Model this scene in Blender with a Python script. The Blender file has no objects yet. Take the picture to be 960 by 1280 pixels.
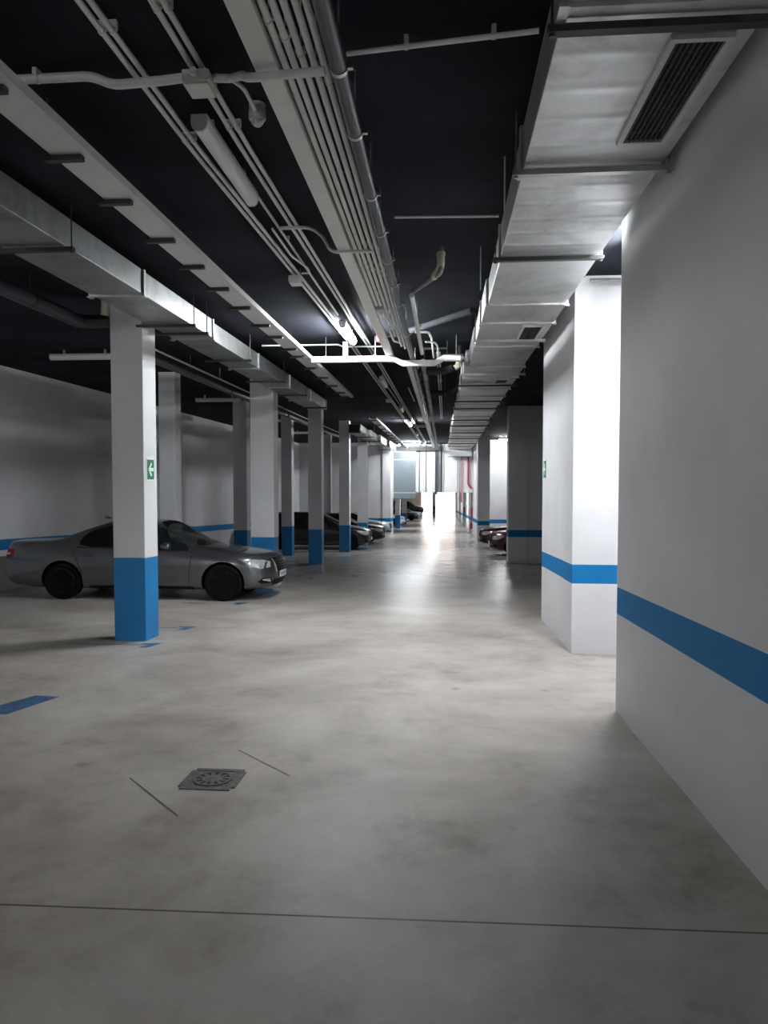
import bpy, bmesh, math, random
from math import sin, cos, pi, atan, sqrt, radians
from mathutils import Vector, Matrix, Euler
from mathutils.bvhtree import BVHTree
random.seed(7)
scene = bpy.context.scene
COL = scene.collection

# ------------------------------------------------------------------ measures
EYE = 1.672
CEIL = 4.0
def fz(y):                       # the garage floor falls gently away from the camera
    if y < 30: return -.039 * y
    if y < 97: return -1.17 - .0325 * (y - 30)
    if y < 104: return -1.17 - .0325 * 67
    return -1.17 - .0325 * 67 + .055 * (y - 104)

# ------------------------------------------------------------------ materials
def new_mat(name):
    m = bpy.data.materials.new(name); m.use_nodes = True
    nt = m.node_tree
    return m, nt, nt.nodes['Principled BSDF']
def N(nt, t, **kw):
    n = nt.nodes.new(t)
    for k, v in kw.items():
        if k in n.inputs: n.inputs[k].default_value = v
        else: setattr(n, k, v)
    return n
def L(nt, a, b): nt.links.new(a, b)
def mth(nt, op, a, b=None, c=None):
    n = nt.nodes.new('ShaderNodeMath'); n.operation = op
    for i, v in enumerate((a, b, c)):
        if v is None: continue
        if isinstance(v, (int, float)): n.inputs[i].default_value = v
        else: L(nt, v, n.inputs[i])
    return n.outputs[0]
def ramp(nt, fac, stops):
    r = nt.nodes.new('ShaderNodeValToRGB')
    e = r.color_ramp.elements
    while len(e) < len(stops): e.new(.5)
    for k, (p, c) in enumerate(stops):
        e[k].position = p; e[k].color = (*c, 1) if len(c) == 3 else c
    if fac is not None: L(nt, fac, r.inputs['Fac'])
    return r
def mixc(nt, fac, a, b, mode='MIX'):
    n = nt.nodes.new('ShaderNodeMix'); n.data_type = 'RGBA'; n.blend_type = mode
    for s, v in ((n.inputs[0], fac), (n.inputs[6], a), (n.inputs[7], b)):
        if isinstance(v, (int, float)): s.default_value = v
        elif isinstance(v, tuple): s.default_value = (*v, 1) if len(v) == 3 else v
        else: L(nt, v, s)
    return n.outputs[2]
def plain(name, col, rough=.5, metal=0., var=.12, scale=6., bump=0., coat=0., spec=.5):
    """a painted / moulded surface with slight procedural variation"""
    m, nt, b = new_mat(name)
    tc = N(nt, 'ShaderNodeTexCoord')
    no = N(nt, 'ShaderNodeTexNoise', Scale=scale, Detail=4.)
    L(nt, tc.outputs['Object'], no.inputs['Vector'])
    r = ramp(nt, no.outputs['Fac'], [(.25, tuple(c * (1 - var) for c in col)), (.75, tuple(min(1, c * (1 + var)) for c in col))])
    L(nt, r.outputs['Color'], b.inputs['Base Color'])
    b.inputs['Roughness'].default_value = rough
    b.inputs['Metallic'].default_value = metal
    b.inputs['Specular IOR Level'].default_value = spec
    b.inputs['Coat Weight'].default_value = coat
    if bump:
        bp = N(nt, 'ShaderNodeBump', Strength=bump, Distance=.02)
        L(nt, no.outputs['Fac'], bp.inputs['Height']); L(nt, bp.outputs['Normal'], b.inputs['Normal'])
    return m
def emit(name, col, s):
    m, nt, b = new_mat(name)
    b.inputs['Base Color'].default_value = (.8, .8, .8, 1)
    b.inputs['Emission Color'].default_value = (*col, 1)
    b.inputs['Emission Strength'].default_value = s
    return m

BLUE = (.003, .178, .44)
def wall_mat():
    m, nt, b = new_mat('painted_plaster')
    g = N(nt, 'ShaderNodeNewGeometry'); sx = N(nt, 'ShaderNodeSeparateXYZ'); L(nt, g.outputs['Position'], sx.inputs[0])
    x, y, z = sx.outputs
    h = mth(nt, 'ADD', z, mth(nt, 'MULTIPLY', mth(nt, 'MINIMUM', y, 30.), .039))
    h = mth(nt, 'ADD', h, mth(nt, 'MULTIPLY', mth(nt, 'MAXIMUM', mth(nt, 'SUBTRACT', y, 30.), 0.), .0325))
    band = mth(nt, 'MULTIPLY', mth(nt, 'GREATER_THAN', h, .82), mth(nt, 'LESS_THAN', h, 1.04))
    n1 = N(nt, 'ShaderNodeTexNoise', Scale=.9, Detail=6., Roughness=.6); L(nt, g.outputs['Position'], n1.inputs['Vector'])
    n2 = N(nt, 'ShaderNodeTexNoise', Scale=55., Detail=3.); L(nt, g.outputs['Position'], n2.inputs['Vector'])
    white = ramp(nt, n1.outputs['Fac'], [(.3, (.62, .62, .635)), (.7, (.73, .73, .74))])
    # scuffs and damp close to the floor
    low = N(nt, 'ShaderNodeMapRange'); L(nt, h, low.inputs['Value'])
    low.inputs['From Min'].default_value = 0; low.inputs['From Max'].default_value = .35
    low.inputs['To Min'].default_value = .35; low.inputs['To Max'].default_value = 0
    dirt = mth(nt, 'MULTIPLY', low.outputs[0], n1.outputs['Fac'])
    w2 = mixc(nt, dirt, white.outputs['Color'], (.3, .29, .28))
    blue = ramp(nt, n1.outputs['Fac'], [(.3, tuple(c * .9 for c in BLUE)), (.7, tuple(c * 1.1 for c in BLUE))])
    L(nt, mixc(nt, band, w2, blue.outputs['Color']), b.inputs['Base Color'])
    b.inputs['Roughness'].default_value = .72
    b.inputs['Specular IOR Level'].default_value = .3
    bp = N(nt, 'ShaderNodeBump', Strength=.12, Distance=.01); L(nt, n2.outputs['Fac'], bp.inputs['Height'])
    L(nt, bp.outputs['Normal'], b.inputs['Normal'])
    return m
def floor_mat():
    m, nt, b = new_mat('polished_concrete')
    g = N(nt, 'ShaderNodeNewGeometry')
    sx = N(nt, 'ShaderNodeSeparateXYZ'); L(nt, g.outputs['Position'], sx.inputs[0])
    P = g.outputs['Position']
    n1 = N(nt, 'ShaderNodeTexNoise', Scale=.55, Detail=7., Roughness=.62, Distortion=.6); L(nt, P, n1.inputs['Vector'])
    n2 = N(nt, 'ShaderNodeTexNoise', Scale=1.5, Detail=9., Roughness=.7, Distortion=.25); L(nt, P, n2.inputs['Vector'])
    n3 = N(nt, 'ShaderNodeTexNoise', Scale=60., Detail=4.); L(nt, P, n3.inputs['Vector'])
    c1 = ramp(nt, n1.outputs['Fac'], [(.28, (.31, .278, .243)), (.5, (.47, .435, .395)), (.74, (.61, .575, .53))])
    c2 = ramp(nt, n2.outputs['Fac'], [(.30, (.46, .43, .40)), (.46, (.84, .82, .80)), (.60, (1, 1, 1))])
    c = mixc(nt, .72, c1.outputs['Color'], c2.outputs['Color'], 'MULTIPLY')
    # isolated dark drips
    vo = N(nt, 'ShaderNodeTexVoronoi', Scale=1.1); L(nt, P, vo.inputs['Vector'])
    spot = ramp(nt, mth(nt, 'ADD', vo.outputs['Distance'], mth(nt, 'MULTIPLY', n2.outputs['Fac'], .12)), [(.085, (.6, .58, .56)), (.13, (1, 1, 1))])
    c = mixc(nt, .8, c, spot.outputs['Color'], 'MULTIPLY')
    fine = ramp(nt, n3.outputs['Fac'], [(.3, (.93, .93, .93)), (.7, (1.0, 1.0, 1.0))])
    c = mixc(nt, 1., c, fine.outputs['Color'], 'MULTIPLY')
    # the sawn joint across the aisle
    jy = mth(nt, 'ADD', mth(nt, 'MULTIPLY', sx.outputs[0], .018), 2.925)
    dj = mth(nt, 'ABSOLUTE', mth(nt, 'SUBTRACT', sx.outputs[1], jy))
    jn = ramp(nt, dj, [(.0035, (.14, .13, .12)), (.007, (1, 1, 1))])
    c = mixc(nt, 1., c, jn.outputs['Color'], 'MULTIPLY')
    L(nt, c, b.inputs['Base Color'])
    pol = N(nt, 'ShaderNodeMapRange'); L(nt, mth(nt, 'ADD', sx.outputs[1], mth(nt, 'MULTIPLY', n1.outputs['Fac'], 5.)), pol.inputs['Value'])   # dusty near slab, polished by traffic farther on
    pol.inputs['From Min'].default_value = 9.; pol.inputs['From Max'].default_value = 24.
    pol.inputs['To Min'].default_value = .42; pol.inputs['To Max'].default_value = .15
    L(nt, mth(nt, 'ADD', pol.outputs[0], mth(nt, 'MULTIPLY', n2.outputs['Fac'], .14)), b.inputs['Roughness'])
    b.inputs['Specular IOR Level'].default_value = .28
    mp = N(nt, 'ShaderNodeMapping'); mp.inputs['Scale'].default_value = (.22, 1.3, 1.); L(nt, P, mp.inputs['Vector'])
    n4 = N(nt, 'ShaderNodeTexNoise', Scale=.9, Detail=3.); L(nt, mp.outputs[0], n4.inputs['Vector'])
    bp = N(nt, 'ShaderNodeBump', Strength=.8, Distance=.045); L(nt, n4.outputs['Fac'], bp.inputs['Height'])
    bp2 = N(nt, 'ShaderNodeBump', Strength=.08, Distance=.004); L(nt, n3.outputs['Fac'], bp2.inputs['Height'])
    L(nt, bp.outputs['Normal'], bp2.inputs['Normal']); L(nt, bp2.outputs['Normal'], b.inputs['Normal'])
    return m
def ceil_mat():
    m, nt, b = new_mat('black_ceiling_paint')
    g = N(nt, 'ShaderNodeNewGeometry')
    n1 = N(nt, 'ShaderNodeTexNoise', Scale=.7, Detail=5.); L(nt, g.outputs['Position'], n1.inputs['Vector'])
    br = N(nt, 'ShaderNodeTexBrick', Scale=.55); br.inputs['Mortar Size'].default_value = .0
    L(nt, g.outputs['Position'], br.inputs['Vector'])
    br.inputs['Color1'].default_value = (.7, .7, .7, 1); br.inputs['Color2'].default_value = (1, 1, 1, 1)
    r = ramp(nt, n1.outputs['Fac'], [(.3, (.012, .0135, .018)), (.7, (.034, .038, .049))])
    L(nt, mixc(nt, .6, r.outputs['Color'], br.outputs['Color'], 'MULTIPLY'), b.inputs['Base Color'])
    b.inputs['Roughness'].default_value = .9
    b.inputs['Specular IOR Level'].default_value = .08
    return m
def galv_mat(name='galvanised_steel', base=(.62, .63, .63), beads=0.):
    m, nt, b = new_mat(name)
    g = N(nt, 'ShaderNodeNewGeometry')
    n1 = N(nt, 'ShaderNodeTexNoise', Scale=1.6, Detail=6., Roughness=.65, Distortion=.5); L(nt, g.outputs['Position'], n1.inputs['Vector'])
    vo = N(nt, 'ShaderNodeTexVoronoi', Scale=28.); L(nt, g.outputs['Position'], vo.inputs['Vector'])
    r = ramp(nt, n1.outputs['Fac'], [(.28, tuple(c * .62 for c in base)), (.5, base), (.8, tuple(min(1, c * 1.12) for c in base))])
    c = mixc(nt, .12, r.outputs['Color'], vo.outputs['Color'], 'SOFT_LIGHT')
    L(nt, c, b.inputs['Base Color'])
    b.inputs['Metallic'].default_value = .85
    rr = ramp(nt, n1.outputs['Fac'], [(.3, (.5, .5, .5)), (.7, (.36, .36, .36))])
    L(nt, rr.outputs['Color'], b.inputs['Roughness'])
    if beads:
        sx = N(nt, 'ShaderNodeSeparateXYZ'); L(nt, g.outputs['Position'], sx.inputs[0])
        w = mth(nt, 'POWER', mth(nt, 'ABSOLUTE', mth(nt, 'SINE', mth(nt, 'MULTIPLY', sx.outputs[1], pi / .31))), 12.)
        bp = N(nt, 'ShaderNodeBump', Strength=beads, Distance=.012); L(nt, w, bp.inputs['Height'])
        L(nt, bp.outputs['Normal'], b.inputs['Normal'])
    return m
def glass_mat(name, tint, see):
    m, nt, b = new_mat(name)
    out = nt.nodes['Material Output']
    b.inputs['Base Color'].default_value = (*tint, 1); b.inputs['Roughness'].default_value = .05
    b.inputs['Specular IOR Level'].default_value = .6
    tr = N(nt, 'ShaderNodeBsdfTransparent'); tr.inputs['Color'].default_value = (.75, .78, .78, 1)
    mx = N(nt, 'ShaderNodeMixShader'); mx.inputs[0].default_value = see
    L(nt, b.outputs[0], mx.inputs[1]); L(nt, tr.outputs[0], mx.inputs[2]); L(nt, mx.outputs[0], out.inputs['Surface'])
    return m

M = {}
M['wall'] = wall_mat(); M['floor'] = floor_mat(); M['ceil'] = ceil_mat()
M['galv'] = galv_mat(); M['galv_dull'] = galv_mat('dull_galvanised_steel', (.40, .41, .41)); M['galv_bead'] = galv_mat('beaded_galvanised_steel', beads=.5)
M['tray'] = plain('tray_white_steel', (.68, .68, .67), .5, .1, .06)
M['pvc'] = plain('grey_white_plastic', (.70, .70, .67), .45, 0, .08)
M['pvc_bright'] = plain('white_plastic', (.76, .75, .73), .4, 0, .05)
M['cream'] = plain('cream_plastic', (.62, .57, .44), .45, 0, .1)
M['grey_pipe'] = plain('grey_plastic_pipe', (.20, .205, .21), .45, 0, .15)
M['dark_pipe'] = plain('dark_slate_pipe', (.045, .05, .06), .35, 0, .2)
M['matt_pipe'] = plain('matt_painted_pipe', (.05, .053, .06), .85, 0, .2, spec=.1)
M['black_ins'] = plain('black_foam_insulation', (.02, .021, .024), .7, 0, .3, 20, .3)
M['steel'] = plain('zinc_steel', (.5, .5, .5), .35, .9, .1)
M['dark_steel'] = plain('dark_steel', (.055, .055, .055), .5, .4, .2)
M['column_white'] = plain('white_column_paint', (.68, .68, .69), .65, 0, .05, 1.4, .03)
M['column_blue'] = plain('blue_column_paint', BLUE, .5, 0, .1, 1.6)
M['mark_blue'] = plain('worn_blue_floor_paint', (.05, .13, .26), .5, 0, .4, 14)
M['seam'] = plain('dark_seam', (.1, .095, .09), .8, 0, .2)
M['iron'] = plain('dirty_cast_iron', (.13, .12, .11), .6, .4, .4, 40, .4)
M['iron_dark'] = plain('black_gap', (.015, .014, .013), .8)
M['red'] = plain('red_enamel', (.34, .02, .035), .4, 0, .1)
M['green'] = plain('sign_green', (.012, .17, .09), .45, 0, .06)
M['sign_white'] = plain('sign_glow_white', (.72, .86, .76), .5, 0, .03)
M['panel_blue'] = plain('grey_blue_sheet', (.16, .19, .21), .4, .3, .06)
M['white_panel'] = plain('white_sheet', (.7, .71, .72), .45, 0, .04)
M['lamp_off'] = plain('opal_diffuser', (.78, .79, .78), .3, 0, .04)
M['lamp_body'] = plain('lamp_grey_plastic', (.45, .46, .46), .45, 0, .05)
LAMP_E = 34.
M['lamp_on'] = emit('lit_tube', (.93, .97, 1.), LAMP_E)
M['rubber'] = plain('tyre_rubber', (.004, .004, .004), .85, 0, .2, 30, spec=.12)
M['rim_black'] = plain('black_alloy', (.01, .01, .011), .25, .4, .1, spec=.3)
M['rim_silver'] = plain('silver_alloy', (.45, .45, .46), .3, .9, .1)
M['chrome'] = plain('chrome', (.75, .75, .76), .12, 1., .02)
M['liner'] = plain('black_plastic', (.004, .004, .0045), .6, 0, .2, spec=.2)
M['glass_dark'] = glass_mat('tinted_glass', (.008, .009, .01), .10)
M['glass_front'] = glass_mat('windscreen_glass', (.02, .022, .024), .45)
M['headlight'] = plain('headlight_lens', (.62, .65, .68), .08, .5, .3, 25, 0, .6)
M['tail'] = plain('red_lens', (.25, .01, .012), .15, 0, .2, 10)
M['plate'] = plain('plate_white', (.75, .75, .76), .4, 0, .02)
M['plate_blue'] = plain('plate_blue', (.02, .06, .35), .4)
M['plate_ink'] = plain('plate_ink', (.02, .02, .025), .5)
M['seat'] = plain('car_upholstery', (.03, .03, .032), .8, 0, .2)
def paint(name, col, rough=.32, metal=.65):
    return plain(name, col, rough, metal, .05, 2., 0, .6)
M['p_silver'] = paint('silver_grey_paint', (.15, .153, .158), .27, .8)
M['p_black'] = paint('black_paint', (.003, .003, .004), .3, 0.)
M['p_grey'] = paint('dark_grey_paint', (.035, .036, .04))
M['p_light'] = paint('light_silver_paint', (.33, .34, .35))
M['p_maroon'] = paint('dark_maroon_paint', (.06, .008, .014), .28, .3)
M['p_wine'] = paint('wine_red_paint', (.09, .012, .02), .28, .3)
M['p_white'] = paint('white_paint', (.7, .7, .71), .35, 0.)
M['outside'] = plain('sunlit_concrete', (.6, .57, .54), .8, 0, .1, .5)

# ------------------------------------------------------------------ mesh helpers
class MB:
    def __init__(s): s.v = []; s.f = []; s.m = []
    def add(s, vs, fs, mi=0):
        b = len(s.v); s.v += [tuple(v) for v in vs]
        s.f += [tuple(b + i for i in f) for f in fs]; s.m += [mi] * len(fs)
        return s
    def box(s, x0, x1, y0, y1, z0, z1, mi=0):
        """z0/z1 may be functions of y (floors that slope)"""
        g = lambda q, y: q(y) if callable(q) else q
        v = [(x0, y0, g(z0, y0)), (x1, y0, g(z0, y0)), (x1, y1, g(z0, y1)), (x0, y1, g(z0, y1)),
             (x0, y0, g(z1, y0)), (x1, y0, g(z1, y0)), (x1, y1, g(z1, y1)), (x0, y1, g(z1, y1))]
        return s.add(v, [(3, 2, 1, 0), (4, 5, 6, 7), (0, 1, 5, 4), (1, 2, 6, 5), (2, 3, 7, 6), (3, 0, 4, 7)], mi)
    def tube(s, pts, r, n=10, fillet=0., mi=0, cap=True):
        P = [Vector(p) for p in pts]
        if fillet and len(P) > 2:
            Q = [P[0]]
            for a, b, c in zip(P, P[1:], P[2:]):
                f = min(fillet, (a - b).length * .45, (c - b).length * .45)
                p0 = b + (a - b).normalized() * f; p1 = b + (c - b).normalized() * f
                for k in range(7):
                    t = k / 6
                    Q.append(p0 * (1 - t) ** 2 + b * 2 * t * (1 - t) + p1 * t * t)
            Q.append(P[-1]); P = Q
        R = r if isinstance(r, (list, tuple)) else [r] * len(P)
        t0 = (P[1] - P[0]).normalized()
        u = t0.orthogonal().normalized()
        if abs(t0.z) < .99: u = t0.cross(Vector((0, 0, 1))).normalized()
        vs, fs = [], []
        for i, p in enumerate(P):
            a = P[max(i - 1, 0)]; c = P[min(i + 1, len(P) - 1)]
            t = (c - a).normalized()
            u = (u - t * u.dot(t)).normalized(); w = t.cross(u)
            for k in range(n):
                an = 2 * pi * k / n
                vs.append(p + (u * cos(an) + w * sin(an)) * R[i])
        for i in range(len(P) - 1):
            for k in range(n):
                a = i * n + k; b_ = i * n + (k + 1) % n
                fs.append((a, b_, b_ + n, a + n))
        if cap:
            fs.append(tuple(range(n))[::-1]); fs.append(tuple((len(P) - 1) * n + k for k in range(n)))
        return s.add(vs, fs, mi)
    def prism(s, outline, axis, a, b, mi=0):
        """2D outline swept along an axis: 'x' (y,z), 'y' (x,z), 'z' (x,y)"""
        def p(q, t):
            return {'x': (t, q[0], q[1]), 'y': (q[0], t, q[1]), 'z': (q[0], q[1], t)}[axis]
        n = len(outline)
        vs = [p(q, a) for q in outline] + [p(q, b) for q in outline]
        fs = [tuple(range(n)), tuple(range(2 * n - 1, n - 1, -1))] + [(i, i + n, (i + 1) % n + n, (i + 1) % n) for i in range(n)]
        return s.add(vs, fs, mi)
    def lathe(s, prof, axis, c, n=24, mi=0):
        """profile [(r, t)] turned about an axis through c"""
        vs, fs = [], []
        for r, t in prof:
            for k in range(n):
                a = 2 * pi * k / n
                q = {'y': (r * cos(a), t, r * sin(a)), 'z': (r * cos(a), r * sin(a), t), 'x': (t, r * cos(a), r * sin(a))}[axis]
                vs.append((q[0] + c[0], q[1] + c[1], q[2] + c[2]))
        for i in range(len(prof) - 1):
            for k in range(n):
                a = i * n + k; b = i * n + (k + 1) % n
                fs.append((a, b, b + n, a + n))
        fs.append(tuple(range(n))[::-1]); fs.append(tuple((len(prof) - 1) * n + k for k in range(n)))
        return s.add(vs, fs, mi)
    def build(s, name, mat, parent=None, smooth=False, bevel=0., angle=40):
        me = bpy.data.meshes.new(name)
        me.from_pydata(s.v, [], s.f)
        mats = mat if isinstance(mat, (list, tuple)) else [mat]
        for m in mats: me.materials.append(m)
        for p, i in zip(me.polygons, s.m): p.material_index = i
        bm = bmesh.new(); bm.from_mesh(me)
        bmesh.ops.remove_doubles(bm, verts=bm.verts, dist=1e-6)
        bmesh.ops.recalc_face_normals(bm, faces=bm.faces); bm.to_mesh(me); bm.free()
        if smooth:
            me.polygons.foreach_set('use_smooth', [True] * len(me.polygons))
            me.set_sharp_from_angle(angle=radians(angle))
        o = bpy.data.objects.new(name, me); COL.objects.link(o)
        if parent is not None: o.parent = parent
        if bevel:
            b = o.modifiers.new('bevel', 'BEVEL'); b.width = bevel; b.segments = 2; b.limit_method = 'ANGLE'
        return o
def tag(o, label, cat, group=None, kind=None):
    o['label'] = label; o['category'] = cat
    if group: o['group'] = group
    if kind: o['kind'] = kind
    return o
def thing(name, loc, label, cat, group=None, rot=(0, 0, 0), kind=None):
    o = bpy.data.objects.new(name, None); COL.objects.link(o)
    o.empty_display_size = .1; o.location = loc; o.rotation_euler = rot
    return tag(o, label, cat, group, kind)
def struct(mb, name, mat, parent=None, **kw):
    o = mb.build(name, mat, parent, **kw)
    o['kind'] = 'structure'
    return o

# ------------------------------------------------------------------ the building
f = MB()
ys = [-7, 0, 15, 30, 45, 60, 80, 97, 104, 121]
for a, b in zip(ys, ys[1:]):
    f.add([(-9.2, a, fz(a)), (9, a, fz(a)), (9, b, fz(b)), (-9.2, b, fz(b))], [(0, 1, 2, 3)])
for a, b in zip(ys, ys[1:]):
    f.add([(-9.2, a, fz(a) - .25), (9, a, fz(a) - .25), (9, b, fz(b) - .25), (-9.2, b, fz(b) - .25)], [(3, 2, 1, 0)])
floor = struct(f, 'floor', M['floor'])
struct(MB().box(-9.2, 9, -7, 47.4, CEIL, CEIL + .05), 'ceiling', M['ceil'])
struct(MB().box(-9.2, 9, 47.4, 121, .98, 1.05), 'ceiling_far', M['white_panel'])
W = M['wall']; fl = lambda y: fz(y) - .01
def wall(name, x0, x1, y0, y1, z1=CEIL, **kw):
    mb = MB(); yy = [y0] + [q for q in (30, 97, 104) if y0 < q < y1] + [y1]
    for a, b in zip(yy, yy[1:]): mb.box(x0, x1, a, b, fl, z1)
    return struct(mb, name, W, **kw)
wall('wall_left', -9.15, -8.9, -6.8, 120)
wall('wall_back', -8.9, 1.42, -7, -6.75)
# right-hand wall nearest the camera, ending in a corner beside the lit passage
wr = MB().prism([(1.415, -6.75), (1.43, 6.16), (5.2, 6.16), (5.2, 5.9), (1.68, 5.9), (1.68, -6.75)], 'z', -.6, CEIL)
struct(wr, 'wall_right', W)
wall('wall_passage_end', 5.2, 5.4, 5.9, 8.63)
# block beyond the passage: a pier and a wall, divided by a joint
wb = MB().box(1.49, 1.95, 8.63, 9.24, fl, CEIL).box(1.95, 5.4, 8.63, 11.3, fl, CEIL).box(1.502, 1.95, 9.25, 11.33, fl, CEIL)
struct(wb, 'wall_middle_right', W)
wall('wall_side_right', 8.5, 8.7, 11.3, 42.5)
wall('wall_bay_front', 5.4, 8.5, 11.1, 11.3)
wall('wall_bay_middle', 2.64, 8.5, 23.28, 23.65)
struct(MB().box(2.03, 2.63, 23.2, 23.8, fl, CEIL), 'wall_bay_pier', W)
struct(MB().box(1.78, 2.38, 38, 38.6, fl, CEIL), 'wall_far_pier', W)
wall('wall_bay_back', 2.11, 8.5, 42.2, 42.5)
wall('wall_far_right', 1.9, 2.1, 42.2, 120, CEIL)
# left pier that narrows the aisle, with its joint, and the lintel over the opening
struct(MB().box(-8.89, -3.72, 45.06, 47.2, fl, CEIL).box(-3.71, -3.2, 45, 47.2, fl, CEIL), 'wall_far_left', W)
struct(MB().box(-3.19, 1.89, 47, 47.35, .93, CEIL), 'wall_lintel', M['white_panel'])
# exit wall and the daylit ramp outside
ew = MB().box(-9.2, -3.5, 120, 120.3, fl, .98).box(2.75, 9, 120, 120.3, fl, .98).box(-3.5, 2.75, 120, 120.3, -.05, .98)
struct(ew, 'wall_exit', W)
struct(MB().box(-40, 40, 120.4, 220, fz(121) - .6, fz(121)), 'ground_outside', M['outside'])
wall('wall_hall_right', 2.1, 9, 47.4, 47.6, .98)

# ------------------------------------------------------------------ columns
def column(x0, x1, y, d, label, blue=True, group='square concrete columns along the aisle', ridge=False):
    t = thing('concrete_column', ((x0 + x1) / 2, y + d / 2, fz(y + d / 2)), label, 'column', group)
    hw, hd = (x1 - x0) / 2, d / 2; base = fz(y + d / 2)
    bot = lambda yy: fz(y + d / 2 + yy) - base - .002
    top = lambda yy: fz(y + d / 2 + yy) - base + 1.05
    MB().box(-hw, hw, -hd, hd, bot, top).build('painted_base', M['column_blue'], t, bevel=.008)['label'] = 'blue painted foot of the column'
    MB().box(-hw, hw, -hd, hd, top, CEIL - base - .005).build('shaft', M['column_white'], t, bevel=.008)
    return t
column(-4.135, -3.725, 8.93, .42, 'nearest white column with blue base and green arrow sign, beside the silver car')
column(-4.22, -3.70, 15.9, .45, 'second column from the camera, wide white shaft beyond the silver car nose')
column(-4.12, -3.71, 22.3, .42, 'third column from the camera, greyish shaft just past the end of the left duct')
column(-4.02, -3.62, 28.3, .42, 'fourth column from the camera, in front of the black car bonnet')
column(-3.85, -3.42, 33.0, .5, 'fifth column along the aisle, beyond the black car and before the dark grey car')
g2 = 'columns of the row behind the parked cars'
column(-6.08, -5.72, 15.4, .36, 'pale column showing right behind the nearest column, over the silver car roof', group=g2)
column(-6.1, -5.70, 21.05, .4, 'back row column left of the wide second column, blue foot behind car', group=g2)
column(-5.76, -5.38, 25.9, .4, 'back row column standing before the flat side of the black car', group=g2)
column(-6.0, -5.6, 36.5, .4, 'faint back row column farther off, seen above the dark cars', group=g2)
g3 = 'columns of the hall beyond the opening'
def low_column(x0, x1, y, label):
    t = thing('concrete_column', ((x0 + x1) / 2, y, fz(y)), label, 'column', g3)
    hw = (x1 - x0) / 2; b = fz(y)
    MB().box(-hw, hw, -.2, .2, -.01, 1.05).build('painted_base', M['column_blue'], t)['label'] = 'bright blue foot'
    MB().box(-hw, hw, -.2, .2, 1.05, .975 - b).build('shaft', M['column_white'], t)
low_column(-3.75, -3.35, 57.7, 'first column past the opening, bright blue foot beside the white car')
low_column(-3.95, -3.5, 70.5, 'second column past the opening, between the white car and dark car')
low_column(-1.55, -1.12, 108, 'slim pale column standing alone against the bright exit')

# ------------------------------------------------------------------ floor markings, drain
def floor_patch(name, polys, mat, lift=.002):
    mb = MB()
    for po in polys: mb.add([(x, y, fz(y) + lift) for x, y in po], [tuple(range(len(po)))])
    return struct(mb, name, mat)
floor_patch('floor_marking', [[(-3.95, 5.58), (-3.52, 5.62), (-3.38, 6.2), (-3.62, 6.22), (-3.75, 5.86), (-3.95, 5.8)]], M['mark_blue'])
for yy in (8.5, 9.8, 12.5):
    floor_patch('floor_marking', [[(-4.6, yy + .16), (-3.72, yy + .16), (-3.72, yy + .2), (-4.6, yy + .2)],
                                  [(-3.66, yy), (-3.54, yy), (-3.46, yy + .32), (-3.58, yy + .32)], [(-3.72, yy + .2), (-3.58, yy + .2), (-3.56, yy + .3), (-3.70, yy + .3)]], M['mark_blue'])
floor_patch('floor_marking', [[(-8.6, 15.6), (-3.7, 15.6), (-3.7, 15.67), (-8.6, 15.67)]], M['mark_blue'])
floor_patch('floor_groove', [[(-1.935, 4.345), (-1.925, 4.35), (-1.425, 3.825), (-1.435, 3.818)]], M['seam'])
floor_patch('floor_groove', [[(-1.412, 4.925), (-1.405, 4.93), (-.95, 4.475), (-.957, 4.47)]], M['seam'])
dr = thing('floor_drain', (-1.41, 4.37, fz(4.37)), 'square rusty floor drain set in the concrete of the aisle', 'drain', rot=(-atan(.039), 0, 0))
mb = MB()
h = .155
for a in (-1, 1):
    mb.box(-h, h, a * h - .02, a * h + .02, -.004, .007); mb.box(a * h - .02, a * h + .02, -h + .02, h - .02, -.004, .007)
mb.build('frame', M['iron'], dr, bevel=.003)
mb = MB()
nseg = 32
def ring(r0, r1, z0, z1):
    vs, fs = [], []
    for k in range(nseg):
        a = 2 * pi * k / nseg
        for r, z in ((r0, z0), (r0, z1), (r1, z1), (r1, z0)): vs.append((r * cos(a), r * sin(a), z))
    for k in range(nseg):
        q = (k + 1) % nseg
        for i in range(4): fs.append((k * 4 + i, k * 4 + (i + 1) % 4, q * 4 + (i + 1) % 4, q * 4 + i))
    mb.add(vs, fs)
ring(.102, .118, .0, .009); mb.lathe([(.062, .0), (.062, .008), (.0005, .009)], 'z', (0, 0, 0), 32)
for k in range(12):
    a = 2 * pi * (k + .5) / 12; c, s_ = cos(a), sin(a)
    mb.add([(.06 * c - .011 * s_, .06 * s_ + .011 * c, .007), (.06 * c + .011 * s_, .06 * s_ - .011 * c, .007), (.104 * c + .014 * s_, .104 * s_ - .014 * c, .007), (.104 * c - .014 * s_, .104 * s_ + .014 * c, .007)], [(0, 1, 2, 3)])
mb.build('grate', M['iron'], dr)
MB().box(-.136, .136, -.136, .136, .001, .003).build('corner_plate', M['iron'], dr)
MB().lathe([(.117, .0031), (.117, .0045)], 'z', (0, 0, 0), 32).build('recess', M['iron_dark'], dr)

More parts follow.
